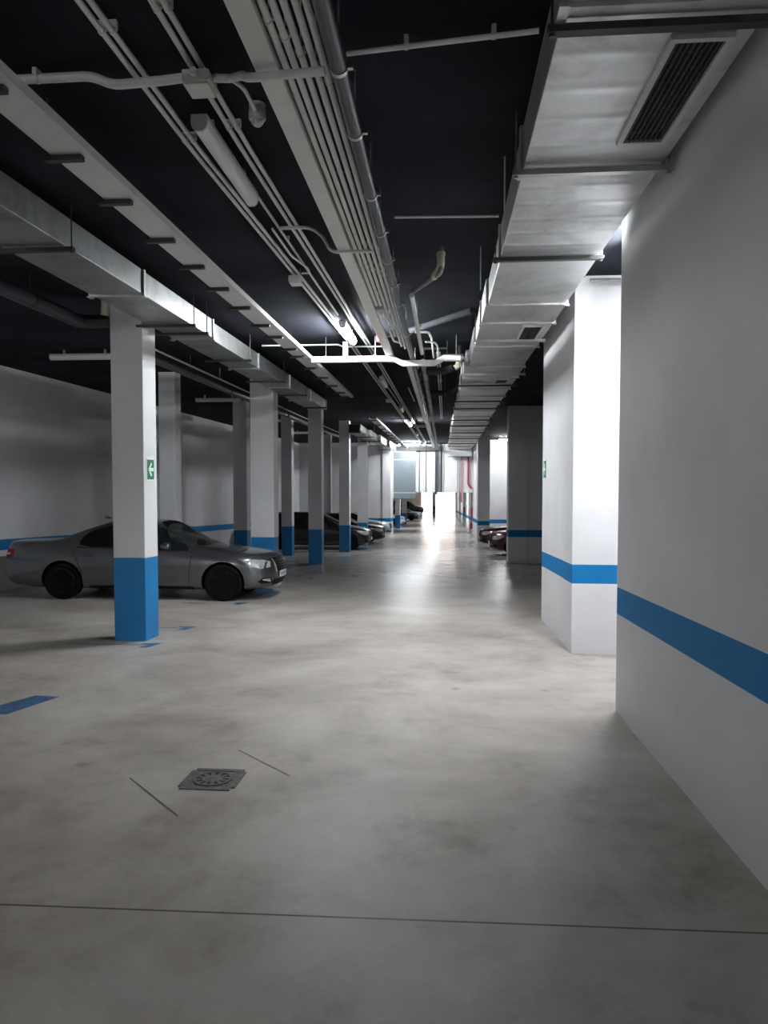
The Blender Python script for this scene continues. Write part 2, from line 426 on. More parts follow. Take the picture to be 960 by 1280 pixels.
# ------------------------------------------------------------------ sheet-metal ducts
def flange(par, x0, x1, y, z0, z1, w=.045, d=.03, name='flange', mat='galv'):
    mb = MB()
    mb.box(x0 - d, x1 + d, y - w / 2, y + w / 2, z0 - d, z0 - .001)
    mb.box(x0 - d, x0 - .001, y - w / 2, y + w / 2, z0 - .001, z1); mb.box(x1 + .001, x1 + d, y - w / 2, y + w / 2, z0 - .001, z1)
    for xx in (x0 - d * .4, x1 + d * .4):
        mb.box(xx - .022, xx + .022, y - w * .9, y + w * .9, z0 - d - .012, z0 - d)
    return mb.build(name, M[mat], par)
def hanger(par, x0, x1, y, z, mat='dark_steel', rods=(True, True), w=.05):
    mb = MB().box(x0, x1, y - w / 2, y + w / 2, z - .035, z - .002)
    for s_, xx in zip(rods, (x0 + .02, x1 - .02)):
        if s_: mb.tube([(xx, y, z - .045), (xx, y, CEIL - .003)], .006, 6); mb.lathe([(.014, z - .047), (.014, z - .036)], 'z', (xx, y, 0), 6)
    return mb.build('hanger', M[mat], par)

dl = thing('ventilation_duct', (-3.4, 0, 3.62), 'long galvanised rectangular duct hung beside the left row of columns', 'duct')
def loc(par): return Vector(par.location)
def shift(mb, o): mb.v = [tuple(Vector(v) - o) for v in mb.v]; return mb
class LP:      # builds parts of a thing in world measures
    def __init__(s, par): s.p = par; s.o = loc(par)
    def __call__(s, mb, name, mat, **kw):
        return shift(mb, s.o).build(name, M[mat] if isinstance(mat, str) else mat, s.p, **kw)
def rel(par, fn, *a, **kw):      # run a helper that builds in world measures, then bring it to the parent's frame
    o = fn(par, *a, **kw)
    off = Vector(par.location)
    for v in o.data.vertices: v.co -= off
    return o
A = LP(dl)
secs = [(-3.69, -3.13, -3, 7.55), (-3.69, -3.14, 7.55, 9.9), (-3.69, -3.19, 9.9, 15.2), (-3.69, -3.19, 15.2, 20.1)]
for x0, x1, y0, y1 in secs:
    A(MB().box(x0, x1, y0, y1, 3.62, 3.87), 'duct_section', 'galv_dull', bevel=.006)
for i, (yy, x1) in enumerate(((1.5, -3.13), (4.6, -3.13), (7.55, -3.13), (9.9, -3.14), (12.6, -3.19), (15.2, -3.19), (17.6, -3.19))):
    rel(dl, flange, -3.69, x1, yy, 3.62, 3.87, d=.02)
for yy in (3.0, 5.95, 8.95, 9.45, 11.6, 14.1, 16.4, 19.2):
    rel(dl, hanger, -3.80, -3.05, yy, 3.605, rods=(True, True))
# second run of duct farther down
dl2 = thing('ventilation_duct', (-3.3, 28, 3.6), 'stepped far duct starting above the fourth column, lit on its side', 'duct')
A = LP(dl2)
pth = [(-3.6, -3.16, 28.0, 31.2), (-3.52, -3.08, 31.2, 34.6), (-3.40, -2.96, 34.6, 39.0), (-3.3, -2.86, 39.0, 44.8)]
for x0, x1, y0, y1 in pth:
    A(MB().box(x0, x1, y0, y1, 3.5, 3.83), 'duct_section', 'galv_dull', bevel=.006)
    rel(dl2, flange, x0, x1, y0 + .04, 3.5, 3.83, d=.03)
mb = MB().box(-3.58, -3.18, 27.97, 27.995, 3.52, 3.81)
for k in range(8): mb.box(-3.57, -3.19, 27.95, 27.97, 3.535 + k * .034, 3.55 + k * .034)
A(mb, 'end_grille', 'dark_steel')
for yy in (30, 33, 37, 42): rel(dl2, hanger, -3.7, -2.8, yy, 3.465)

# right-hand duct along the wall
dr_ = thing('ventilation_duct', (.95, 0, 3.65), 'wide galvanised duct along the right wall with grilles underneath', 'duct')
A = LP(dr_)
rs = [(.50, 1.36, -3, 3.2), (.50, 1.36, 3.2, 4.86), (.50, 1.36, 4.86, 6.66), (.50, 1.36, 6.66, 8.42), (.47, 1.37, 8.42, 9.4), (.46, 1.37, 9.4, 11.0), (.44, 1.37, 11.0, 12.9),
      (.38, 1.40, 12.9, 14.2), (.36, 1.41, 14.2, 17.4), (.36, 1.42, 17.4, 20.9), (.33, 1.46, 20.9, 25.2), (.31, 1.56, 25.2, 29.0), (.31, 1.62, 29.0, 33.0), (.31, 1.68, 33, 37), (.31, 1.7, 37, 46.4)]
for k, (x0, x1, y0, y1) in enumerate(rs):
    A(MB().box(x0, x1, y0, y1, 3.65, 3.93), 'duct_section', 'galv_bead' if k < 3 else 'galv', bevel=.005)
for yy, x0, x1, w in ((3.22, .5, 1.36, .07), (4.86, .5, 1.36, .06), (6.66, .5, 1.36, .04), (8.42, .5, 1.36, .03), (9.4, .47, 1.37, .04), (11.0, .46, 1.37, .04), (12.9, .44, 1.38, .04), (14.2, .38, 1.40, .04),
                   (16.0, .36, 1.41, .04), (17.4, .36, 1.42, .05), (19.2, .36, 1.42, .04), (20.9, .36, 1.44, .05), (22.8, .33, 1.46, .05), (25.2, .33, 1.5, .06), (27, .31, 1.56, .05), (29, .31, 1.58, .06), (31, .31, 1.62, .06), (33, .31, 1.64, .06),
                   (35, .31, 1.68, .06), (37, .31, 1.69, .06), (40, .31, 1.7, .07), (43, .31, 1.7, .07), (46.36, .31, 1.7, .07)):
    rel(dr_, flange, x0, min(x1, 1.385) if yy < 6.5 else x1, yy, 3.65, 3.93, w=w, d=.02)
for yy, x0, x1, m_ in ((3.30, .44, 1.40, 'dark_steel'), (4.78, .43, 1.41, 'steel'), (6.60, .43, 1.375, 'dark_steel'), (10.4, .42, 1.40, 'steel'), (13.6, .30, 1.48, 'steel'), (15.2, .28, 1.5, 'dark_steel'), (18.2, .28, 1.5, 'dark_steel'), (20.0, .28, 1.5, 'dark_steel'), (23.8, .25, 1.56, 'dark_steel'), (26.2, .24, 1.62, 'dark_steel'), (30, .24, 1.68, 'dark_steel'), (34, .24, 1.74, 'dark_steel'), (38.5, .24, 1.76, 'dark_steel'), (42, .24, 1.76, 'dark_steel')):
    rel(dr_, hanger, x0, x1, yy, 3.625, mat=m_)
def grille(y0, y1, x0, x1):
    g = MB()
    for a, b, c, d in ((x0, x1, y0, y0 + .03), (x0, x1, y1 - .03, y1), (x0, x0 + .03, y0 + .03, y1 - .03), (x1 - .03, x1, y0 + .03, y1 - .03)):
        g.box(a, b, c, d, 3.625, 3.649)
    fr = A(g, 'grille', 'tray')
    fr['label'] = 'pale framed air grille under the duct'
    s_ = MB(); n = 8
    for k in range(n):
        xx = x0 + .045 + (x1 - x0 - .09) * k / (n - 1)
        s_.add([(xx - .009, y0 + .03, 3.634), (xx + .006, y0 + .03, 3.642), (xx + .006, y1 - .03, 3.642), (xx - .009, y1 - .03, 3.634)], [(0, 1, 2, 3)])
        s_.box(xx - .010, xx - .007, y0 + .03, y1 - .03, 3.628, 3.642)
    for k in range(1, 8):
        yy = y0 + (y1 - y0) * k / 8
        s_.box(x0 + .03, x1 - .03, yy - .002, yy + .002, 3.640, 3.644)
    o = shift(s_, A.o).build('slats', M['iron'], fr)
    o2 = shift(MB().box(x0 + .03, x1 - .03, y0 + .03, y1 - .03, 3.645, 3.649), A.o).build('backing', M['iron_dark'], fr)
for y0, y1 in ((3.44, 4.48), (9.56, 10.62), (14.5, 15.1)): grille(y0, y1, 1.0, 1.28)

# ------------------------------------------------------------------ cable trays and trunking
def tray(y0, y1, label, brs, rods):
    t = thing('cable_tray', (-2.26, y0, 3.65), label, 'cable tray', 'perforated cable tray beside the lamps')
    T = LP(t)
    T(MB().box(-2.38, -2.14, y0, y1, 3.65, 3.655).box(-2.142, -2.138, y0, y1, 3.65, 3.705).box(-2.382, -2.378, y0, y1, 3.65, 3.705), 'tray_body', 'tray')
    for yy in brs:
        mb = MB().box(-2.43, -2.19, yy - .022, yy + .022, 3.615, 3.648)
        mb.tube([(-2.41, yy, 3.605), (-2.41, yy, CEIL - .003)], .005, 6)
        T(mb, 'bracket', 'dark_steel')
tray(-2, 17.5, 'perforated pale cable tray crossing the ceiling at upper left, near part', [1.2, 2.0, 2.8, 3.61, 4.4, 5.11, 5.94, 6.69, 7.47, 8.3, 9.25, 10.0, 10.95, 11.6, 12.8, 14.0, 15.2, 16.4, 17.2], 0)
tray(23.6, 44.5, 'far continuation of the perforated tray, ending near the lintel', [24, 26, 28, 30, 32, 34, 36, 38, 40, 42, 44], 0)

t = thing('cable_trunking', (-.865, 0, 3.68), 'wide pale cable trunking lid running beside the conduit bundle overhead', 'trunking')
T = LP(t)
T(MB().box(-.925, -.81, -2, 12.6, 3.68, 3.735), 'trunking_body', 'pvc_bright', bevel=.003)
for yy in (1, 2.6, 5.0, 6.9, 8.8, 10.7): 
    T(MB().box(-.95, -.53, yy - .02, yy + .02, 3.745, 3.765).tube([(-.94, yy, 3.74), (-.94, yy, CEIL - .003)], .005, 6).tube([(-.54, yy, 3.74), (-.54, yy, CEIL - .003)], .005, 6), 'hanger', 'dark_steel')
t = thing('cable_trunking', (-.59, 12.9, 3.67), 'narrow pale trunking continuing past the white crossing duct towards the exit', 'trunking')
T = LP(t)
T(MB().box(-.645, -.555, 12.9, 45, 3.67, 3.73), 'trunking_body', 'pvc_bright', bevel=.003)
for yy in (14, 17, 20, 24, 28, 32, 36, 40, 44):
    T(MB().box(-.67, -.53, yy - .02, yy + .02, 3.735, 3.755).tube([(-.6, yy, 3.755), (-.6, yy, CEIL - .003)], .006, 6), 'hanger', 'dark_steel')
# white trunking that crosses the aisle
t = thing('cable_trunking', (-2.1, 11.9, 3.65), 'bright white trunking crossing the aisle, stepping down beneath the pipes', 'trunking')
T = LP(t)
cy = 11.9; hh = .045
def slab(p, q, r_=.0):   # a rectangular trunk leg between two points of the x-z plane
    (xa, za), (xb, zb) = p, q
    return [(xa, za - hh), (xb, zb - hh), (xb, zb + hh), (xa, za + hh)]
for p, q in (((-2.13, 3.63), (-.80, 3.63)), ((-.80, 3.63), (-.66, 3.555)), ((-.66, 3.555), (-.14, 3.555)), ((-.14, 3.555), (-.0, 3.63)), ((0, 3.63), (.27, 3.63))):
    T(MB().prism(slab(p, q), 'y', cy - .05, cy + .05), 'trunking_leg', 'pvc_bright', bevel=.003)
T(MB().box(-1.62, -1.54, cy - .03, cy + .03, 3.68, 3.91), 'riser', 'pvc_bright', bevel=.003)
for xx in (-1.9, -1.1, .2):
    T(MB().tube([(xx, cy, 3.675), (xx, cy, CEIL - .003)], .006, 6).box(xx - .02, xx + .02, cy - .055, cy + .055, 3.675, 3.685), 'hanger', 'steel')

# ------------------------------------------------------------------ conduits and pipes
def conduit(pts, r, label, mat='pvc', clips=(), name='conduit', group=None, cat='conduit', fil=.06, n=10):
    t = thing(name, pts[0], label, cat, group)
    T = LP(t)
    T(MB().tube(pts, r, n, fil), 'tube', mat, smooth=True)
    for c in clips:
        x, y, z, ax = c
        mb = MB()
        if ax == 'y':
            mb.box(x - r - .008, x + r + .008, y - .012, y + .012, z + r * .3, CEIL - .004 if CEIL - z < .12 else z + r + .012)
            mb.tube([(x, y - .009, z), (x, y + .009, z)], r + .004, 10)
        else:
            mb.box(x - .012, x + .012, y - r - .008, y + r + .008, z + r * .3, CEIL - .004 if CEIL - z < .12 else z + r + .012)
            mb.tube([(x - .009, y, z), (x + .009, y, z)], r + .004, 10)
        if CEIL - z >= .12: mb.tube([(x, y, z + r), (x, y, CEIL - .003)], .004, 6)
        T(mb, 'clip', 'pvc')
    return t
ZC = 3.945
ga = 'first pair of ceiling conduits beside the unlit lamp'
cy_ = [3.7, 4.9, 6.1, 7.3, 9.2, 11.0, 14, 17, 20, 24]
for x, y1, nm in ((-1.73, 44.5, 'outer'), (-1.675, 43.0, 'inner')):
    xe = x + .38
    conduit([(x, -2, ZC), (x, 5, ZC), (x + .09, 8.4, ZC), (x + .17, 12.2, ZC), (xe, y1, ZC)], .016, f'{nm} grey conduit of the pair left of the unlit ceiling lamp', clips=[(x, q, ZC, 'y') for q in cy_[:2]], group=ga)
gb = 'second pair of ceiling conduits beside the unlit lamp'
for x, nm in ((-1.385, 'left-hand'), (-1.33, 'right-hand')):
    conduit([(x, -2, ZC), (x, 5, ZC), (x + .10, 12, ZC), (x + .32, 44, ZC)], .016, f'{nm} grey conduit of the pair running through the upper junction box', clips=[(x, q, ZC, 'y') for q in (3.55, 4.75)], group=gb)
conduit([(-1.50, 5.95, 3.965), (-1.46, 10.2, 3.965)], .012, 'thin conduit between the unlit lamp and first lit lamp', clips=[(-1.485, 7.0, 3.965, 'y')])
conduit([(-1.35, 17.3, 3.93), (-1.29, 21.8, 3.93)], .012, 'thin conduit linking the two farther unlit lamps')
# lead across the aisle at the junction box
conduit([(-4.1, 4.12, 3.95), (-1.98, 4.1, 3.95), (-1.86, 4.1, 3.895), (-1.58, 4.08, 3.895), (-1.45, 4.07, 3.90), (-1.425, 4.07, 3.90)], .026, 'thick grey conduit reaching the junction box from the upper left', clips=[(-2.3, 4.1, 3.95, 'x'), (-3.2, 4.11, 3.95, 'x')])
conduit([(-1.265, 4.05, 3.88), (-1.17, 4.06, 3.88), (-1.02, 3.74, 3.72), (-.96, 3.63, 3.645), (-.575, 3.60, 3.645)], .022, 'grey conduit dipping from junction box under trunking and bundle', fil=.08)
conduit([(-.52, 3.99, 3.945), (.475, 3.87, 3.945)], .014, 'thin grey conduit from the black pipe across to the right duct', clips=[(-.2, 3.952, 3.945, 'x'), (.25, 3.897, 3.945, 'x')])
conduit([(-.43, 6.45, 3.95), (.47, 6.5, 3.95)], .012, 'second thin conduit crossing to the right duct below the first')
conduit([(-1.27, 4.12, 3.93), (-1.21, 4.14, 3.93), (-1.15, 4.25, 3.93), (-1.15, 4.5, 3.93)], .013, 'short bent conduit feeding the round motion detector', fil=.08)
conduit([(-1.45, 6.5, 3.90), (-1.17, 6.5, 3.90), (-1.05, 6.46, 3.80), (-.98, 6.42, 3.655), (-.62, 6.42, 3.655)], .015, 'loop of conduit dropping under the trunking below the unlit lamp', fil=.07)
conduit([(-1.545, 8.02, 3.93), (-1.46, 8.02, 3.93), (-1.44, 7.85, 3.93), (-1.53, 7.4, 3.93), (-1.535, 6.6, 3.93)], .011, 'curled thin conduit at the square box before the lit lamp', fil=.08)
conduit([(-3.05, 12.3, 3.945), (-1.75, 12.3, 3.945), (-1.68, 12.28, 3.905), (-1.45, 12.28, 3.905), (-1.2, 12.3, 3.905), (-.95, 12.3, 3.905)], .014, 'thin bright conduit crossing just above the white trunking', clips=[(-2.5, 12.3, 3.945, 'x')])
conduit([(-2.4, 26.5, 3.89), (-1.3, 26.5, 3.89)], .018, 'far thin conduit crossing before the second lit lamp')
# bundle of five
gbun = 'bundle of five parallel conduits beside the trunking'
bl = ['next to the wide trunking lid', 'second from the trunking lid', 'middle one of the bundle', 'second from the black pipe', 'closest to the black pipe']
ends = [8.6, 8.6, 10.4, 11.2, 11.4]
for k, x in enumerate((-.779, -.733, -.685, -.635, -.588)):
    conduit([(x, -2, 3.71), (x, ends[k], 3.71)], .0175, f'pale conduit of the ceiling bundle, {bl[k]}', group=gbun, clips=[(x, q, 3.71, 'y') for q in (3.3 + .13 * k, 7.0 + .1 * k)])
t = thing('junction_box', (-.76, 8.75, 3.71), 'small grey pull box where two bundle conduits end', 'junction box')
MB().box(-.045, .05, -.09, .06, -.045, .03).build('box_body', M['lamp_body'], t, bevel=.006)
MB().tube([(-.01, 0, .03), (-.01, 0, .285)], .006, 6).build('rod', M['steel'], t)
conduit([(-.735, 8.82, 3.667), (-.71, 10.6, 3.667), (-.64, 10.7, 3.667)], .014, 'short conduit bent from the pull box towards the black pipe', fil=.05, clips=[(-.722, 9.8, 3.667, 'y')])

def pipe(pts, r, label, mat, clamps=(), name='water_pipe', fil=.1, cm='steel', cat='pipe'):
    t = thing(name, pts[0], label, cat)
    T = LP(t)
    T(MB().tube(pts, r, 18, fil), 'tube', mat, smooth=True)
    for x, y, z, ax in clamps:
        mb = MB()
        d = (0, .014, 0) if ax == 'y' else (.014, 0, 0)
        mb.tube([(x - d[0], y - d[1], z - d[2]), (x + d[0], y + d[1], z + d[2])], r + .005, 18)
        mb.tube([(x, y, z + r), (x, y, CEIL - .003)], .006, 6)
        e = (r + .014, 0) if ax == 'y' else (0, r + .014)
        mb.box(x + e[0] - .014, x + e[0] + .014, y + e[1] - .012, y + e[1] + .012, z - .012, z + .012)
        T(mb, 'clamp', cm, smooth=True)
    return t
pipe([(-.505, -2, 3.65), (-.505, 9, 3.65), (-.50, 12.3, 3.65), (-.47, 46, 3.65)], .042, 'black round pipe with steel clamps running along the aisle ceiling', 'dark_pipe',
     [(-.505, q, 3.65, 'y') for q in (2.7, 3.58, 4.24, 5.15, 5.91, 6.65, 7.45, 8.28)] + [(-.5 + .0009 * (q - 12), q, 3.65, 'y') for q in (10, 13, 14.5, 16, 17.5, 19, 21, 23, 25)])
pipe([(-.34, 12.3, 3.64), (-.36, 46, 3.64)], .05, 'grey round pipe strapped beside the black pipe towards the exit', 'grey_pipe',
     [(-.34 - .0006 * (q - 12), q, 3.64, 'y') for q in (13.2, 14.4, 15.6, 17, 18.4, 20, 22, 24, 26, 28, 31)], cm='dark_steel')
t = pipe([(-.03, 7.42, 3.985), (-.03, 7.42, 3.74), (-.33, 8.05, 3.72)], .028, 'pipe dropping from the ceiling through a cream elbow', 'grey_pipe', name='drain_pipe', fil=.06)
eb = MB().tube([(0, 0, -.065), (0, 0, -.20), (-.075, .145, -.25)], .038, 16, .08).build('elbow', M['cream'], t, smooth=True)
eb['label'] = 'cream plastic elbow'
MB().lathe([(.044, -.085), (.044, -.05)], 'z', (0, 0, 0), 16).build('collar', M['cream'], eb, smooth=True)
t = pipe([(-.345, 8.0, 3.665), (-.335, 11.6, 3.66)], .028, 'pale drain pipe running along the aisle under the ceiling', 'tray', [(-.34, 9.6, 3.664, 'y')], name='drain_pipe')
pipe([(-.58, 11.3, 3.93), (-.36, 11.0, 3.93), (.25, 10.12, 3.93), (.38, 9.95, 3.93)], .045, 'dark grey pipe slanting across the ceiling to the right duct', 'matt_pipe', name='drain_pipe')
conduit([(-.42, 10.9, 3.85), (-.22, 10.9, 3.85), (-.18, 11.1, 3.80), (-.165, 12.6, 3.76)], .016, 'upper of two bent conduits above the grey pipe junction', 'pvc', fil=.06)
conduit([(-.27, 11.05, 3.735), (-.13, 11.1, 3.735), (-.09, 11.3, 3.71), (-.08, 12.2, 3.70)], .014, 'lower of two bent conduits above the grey pipe junction', 'pvc', fil=.06)
pipe([(-.36, 12.15, 3.83), (.06, 12.15, 3.83)], .02, 'thin black pipe crossing above the white trunking step', 'black_ins')
pipe([(-.04, 12.35, 3.72), (.33, 12.35, 3.72)], .055, 'thick grey pipe stub with flanged joint meeting the right duct', 'grey_pipe', [(.06, 12.35, 3.72, 'x')], cm='dark_pipe')
pipe([(-.29, 12.85, 3.56), (.02, 12.8, 3.56), (.16, 12.75, 3.60)], .062, 'fat black insulated pipe under the flanged stub', 'black_ins', [(-.12, 12.83, 3.56, 'x')], cm='dark_pipe')
t = thing('pipe_elbow', (.19, 12.74, 3.60), 'cream elbow ending the fat black pipe beside the right duct', 'pipe elbow')
MB().tube([(.0, 0, .0), (.05, 0, .03), (.08, .0, .14)], .05, 16, .05).build('bend', M['cream'], t, smooth=True)
MB().tube([(.08, 0, .12), (.08, 0, .385)], .03, 12).build('riser', M['black_ins'], t, smooth=True)
pipe([(-.28, 16.4, 3.60), (.1, 16.3, 3.60), (.30, 16.25, 3.70)], .06, 'second fat black pipe crossing farther back', 'black_ins', [(.03, 16.31, 3.60, 'x')], cm='dark_pipe')
for k, x in enumerate((-.12, -.07)):
    conduit([(x, 13.1, 3.93), (x + .03, 27, 3.93)], .014, ['left', 'right'][k] + ' one of two thin conduits beside the strapped pipes', group='thin conduit pair beside the strapped pipes', clips=[(x + .01, 17, 3.93, 'y')])
conduit([(-.85, 18.0, 3.93), (-.82, 21, 3.93)], .018, 'short pale conduit length right of the unlit lamps')
t = thing('junction_box', (-.85, 26.4, 3.62), 'long pale box fixed under the trunking by the second lit lamp', 'junction box')
MB().box(-.22, .2, -.08, .08, -.04, .045).build('box_body', M['pvc_bright'], t, bevel=.006)
MB().tube([(-.15, 0, .045), (-.15, 0, .375)], .006, 6).tube([(.1, 0, .045), (.1, 0, .375)], .006, 6).build('rod', M['steel'], t)

def junction(x, y, z, sx, sy, sz, label, glands=(), mx=0.):
    t = thing('junction_box', (x, y, z), label, 'junction box')
    MB().box(-sx, sx, -sy, sy, -sz, sz * .5).build('box_body', M['pvc'], t, bevel=.008)
    MB().box(-sx * .92, sx * .92, -sy * .92, sy * .92, -sz - .012, -sz - .001).build('cover', M['pvc'], t, bevel=.004)
    MB().tube([(mx, 0, sz * .5), (mx, 0, CEIL - z - .003)], .005, 6).build('mount_rod', M['steel'], t)
    for dx, dy in glands:
        MB().tube([(dx * sx, dy * sy, -.005), (dx * (sx + .03) if dx else 0, dy * (sy + .03) if dy else 0, -.005)], .02, 12).build('gland', M['pvc'], t, smooth=True)
    return t
junction(-1.345, 4.06, 3.875, .075, .085, .045, 'square junction box hung under the conduit pair near the detector', ((0, 1), (0, -1)), -.068)
junction(-1.62, 8.05, 3.875, .06, .09, .045, 'square junction box on the first conduit pair before the lit lamp', ((0, 1), (0, -1)), .052)
junction(-1.49, 20.2, 3.875, .085, .09, .045, 'junction box on the far stretch of the first conduit pair', (), .078)
t = thing('alarm_sounder', (-1.02, 11.75, 3.93), 'small red alarm sounder under the ceiling by the lit lamp', 'alarm')
MB().lathe([(.055, .06), (.055, -.02), (.048, -.05), (.02, -.065)], 'z', (0, 0, 0), 20).build('horn', M['red'], t, smooth=True)
MB().lathe([(.05, .065), (.05, .06)], 'z', (0, 0, 0), 20).build('back_plate', M['pvc_bright'], t)
t = thing('motion_detector', (-1.15, 4.56, 3.90), 'round white motion detector at the end of a bent conduit', 'detector')
MB().lathe([(.05, .09), (.052, .03), (.052, .0), (.046, -.008)], 'z', (0, 0, 0), 24).build('housing', M['pvc'], t, smooth=True)
MB().lathe([(.04, -.008), (.037, -.025), (.022, -.04), (.004, -.044)], 'z', (0, 0, 0), 24).build('lens', M['pvc_bright'], t, smooth=True)
for k in (-1, 1): MB().lathe([(.007, -.042), (.006, -.046), (.001, -.047)], 'z', (k * .014, -.008, .007), 10).build('sensor_eye', M['iron_dark'], t)
# left-hand big grey pipe
pipe([(-4.62, 5.0, 3.70), (-4.62, 9.15, 3.70), (-4.27, 9.22, 3.72)], .085, 'fat dark grey pipe at far left running towards the nearest column', 'dark_pipe', [(-4.62, 6.2, 3.70, 'y'), (-4.62, 8.0, 3.70, 'y')], cm='dark_steel')
t = thing('pipe_elbow', (-4.22, 9.0, 3.76), 'cream pipe end poking out above the nearest column', 'pipe elbow')
MB().tube([(0, 0, -.02), (.02, -.02, .08), (.02, -.02, .235)], .06, 16, .05).build('bend', M['cream'], t, smooth=True)
pipe([(-4.70, 10.5, 3.66), (-4.74, 26, 3.66), (-4.6, 34, 3.66)], .075, 'fat dark pipe continuing behind the columns over the parked cars', 'dark_pipe', [(-4.71, q, 3.66, 'y') for q in (11.6, 13.5, 16, 19, 22)], cm='dark_steel')
conduit([(-4.60, 10.5, 3.77), (-4.62, 24, 3.77), (-4.5, 34, 3.77)], .018, 'pale conduit clipped on top of the fat dark pipe', 'pvc_bright', clips=[(-4.61, 15, 3.77, 'y')])
conduit([(.43, 5.4, 3.98), (.43, 5.4, 3.6)], .006, 'thin hanging rod left of the right duct, upper one', 'tray', name='hanging_rod', cat='rod')
conduit([(.36, 7.4, 3.98), (.36, 7.4, 3.55)], .006, 'thin hanging rod left of the right duct, lower one', 'tray', name='hanging_rod', cat='rod')
pipe([(1.415, 6.72, 3.80), (1.415, 8.35, 3.80)], .022, 'red sprinkler pipe peeping out along the right edge of the duct', 'red', [(1.415, 7.9, 3.80, 'y')], cm='red', name='fire_pipe')
conduit([(1.62, 8.45, 3.90), (3.6, 8.45, 3.90)], .02, 'dark conduit along the top of the brightly lit block', 'grey_pipe')
# dark beam and verticals at the lintel
t = thing('steel_beam', (-.8, 46.5, 3.72), 'dark steel beam hung across the ceiling before the lintel', 'beam', kind='thing')
MB().prism([(-.1, -.14), (.1, -.14), (.1, -.11), (.02, -.11), (.02, .08), (.1, .08), (.1, .11), (-.1, .11), (-.1, .08), (-.02, .08), (-.02, -.11), (-.1, -.11)], 'x', -3.6, .6).build('girder', M['dark_steel'], t)
MB().tube([(-3, 0, .11), (-3, 0, .277)], .01, 6).tube([(.4, 0, .11), (.4, 0, .277)], .01, 6).build('rod', M['dark_steel'], t)
for x, r, lab in ((-1.52, .04, 'first grey downpipe on the white lintel, by the blue-grey panel'), (-1.28, .03, 'second thin downpipe on the white lintel'), (-1.1, .04, 'third downpipe left of the dark riser on the lintel'),
                  (-.12, .04, 'thin pipe just right of the dark riser on the lintel'), (-.01, .03, 'slim pipe second right of the dark riser'), (.86, .03, 'thin grey downpipe beside the red pipe on lintel'), (.98, .03, 'second grey downpipe touching the red pipe')):
    pipe([(x, 46.93, 3.98), (x, 46.93, .95)], r, lab, 'tray' if r < .04 else 'grey_pipe', name='downpipe')
t = thing('pipe_riser', (-.38, 46.8, .8), 'dark boxed riser dropping over the middle of the lintel', 'riser')
MB().box(-.14, .02, -.1, .1, 0, 3.18).build('boxing', M['dark_pipe'], t, bevel=.01)
for k in range(3): MB().tube([(.06 + .07 * k, .0, .15), (.06 + .07 * k, 0, 3.18)], .028, 10).build('pipe', M['grey_pipe'], t, smooth=True)
pipe([(1.16, 46.9, 3.6), (1.16, 46.9, .3)], .028, 'slender red pipe down the lintel, left one', 'red', name='fire_pipe')
pipe([(1.58, 46.9, 3.98), (1.58, 46.9, 1.45), (1.72, 46.9, 1.25), (1.8, 46.9, 1.25)], .06, 'thicker red pipe near the right end of the lintel', 'red', name='fire_pipe')
t = thing('metal_panel', (-2.45, 46.75, .55), 'large grey-blue sheet panel hung at the left end of the lintel', 'panel')
MB().box(-.70, .70, -.06, .06, 0, 2.95).build('sheet', M['panel_blue'], t, bevel=.01)
mb = MB()
for z in (.35, 2.45): mb.box(-.70, .70, -.075, -.061, z, z + .03)
mb.box(-.74, -.701, -.08, .08, -.02, 3.0); mb.box(-.74, .74, -.08, .08, 2.951, 3.03)
mb.build('frame', M['tray'], t)
t = thing('duct_outlet', (1.0, 46.55, 3.2), 'pale box outlet closing the far end of the right duct', 'duct outlet')
MB().box(-.70, .78, -.1, .1, 0, .42).build('box_body', M['white_panel'], t, bevel=.01)
MB().box(-.74, .82, -.13, -.101, -.04, 0).build('rim', M['dark_steel'], t)

# ------------------------------------------------------------------ lamps
def lamp(x, y, lit, label, along='y', group='batten lamps along the aisle', ln=1.26):
    t = thing('batten_lamp', (x, y, 3.86), label, 'lamp', group, rot=(0, 0, 0 if along == 'y' else pi / 2))
    h = ln / 2
    prof = [(-.05, .03), (-.05, .0), (-.04, -.026), (-.02, -.042), (.02, -.042), (.04, -.026), (.05, .0), (.05, .03)]
    MB().prism(prof, 'y', -h + .014, h - .014).build('diffuser', M['lamp_on'] if lit else M['lamp_off'], t, smooth=True, angle=50)
    MB().box(-.052, .052, -h, h, .031, .06).build('lamp_body', M['lamp_body'], t, bevel=.006)
    for s_ in (-1, 1):
        MB().prism([(a * 1.03, b * 1.03) for a, b in prof], 'y', s_ * (h - .014), s_ * h).build('end_cap', M['lamp_body'], t)
        MB().box(-.02, .02, s_ * h * .6 - .015, s_ * h * .6 + .015, .06, .137).build('mount', M['steel'], t)
    return t
lamp(-1.50, 5.13, False, 'unlit batten lamp nearest the camera, between the two conduit pairs')
lamp(-1.42, 11.0, True, 'nearest glowing batten lamp, above the white crossing trunking')
lamp(-1.33, 16.5, False, 'unlit batten lamp just past the nearest lit lamp')
lamp(-1.27, 22.6, False, 'small distant unlit batten lamp before the second lit lamp')
lamp(-1.29, 28.6, True, 'second glowing batten lamp down the aisle')
lamp(-1.24, 35, False, 'tiny unlit batten lamp beyond the second lit lamp')
lamp(-1.16, 44.2, True, 'farthest glowing lamp in line, close to the lintel')
lamp(-2.05, 44.4, True, 'glowing lamp lying crosswise above the blue-grey panel', 'x')
gl = 'batten lamps over the parking bays'
lamp(-6.35, -5.6, True, 'added fill lamp behind and left of the camera', 'x', gl)  # out of view, added to brighten the near column faces
lamp(-6.35, 12.7, False, 'unlit lamp mounted crosswise above the silver car', 'x', gl)
lamp(-6.1, 19.7, False, 'unlit crosswise lamp between the nearest and second columns', 'x', gl)
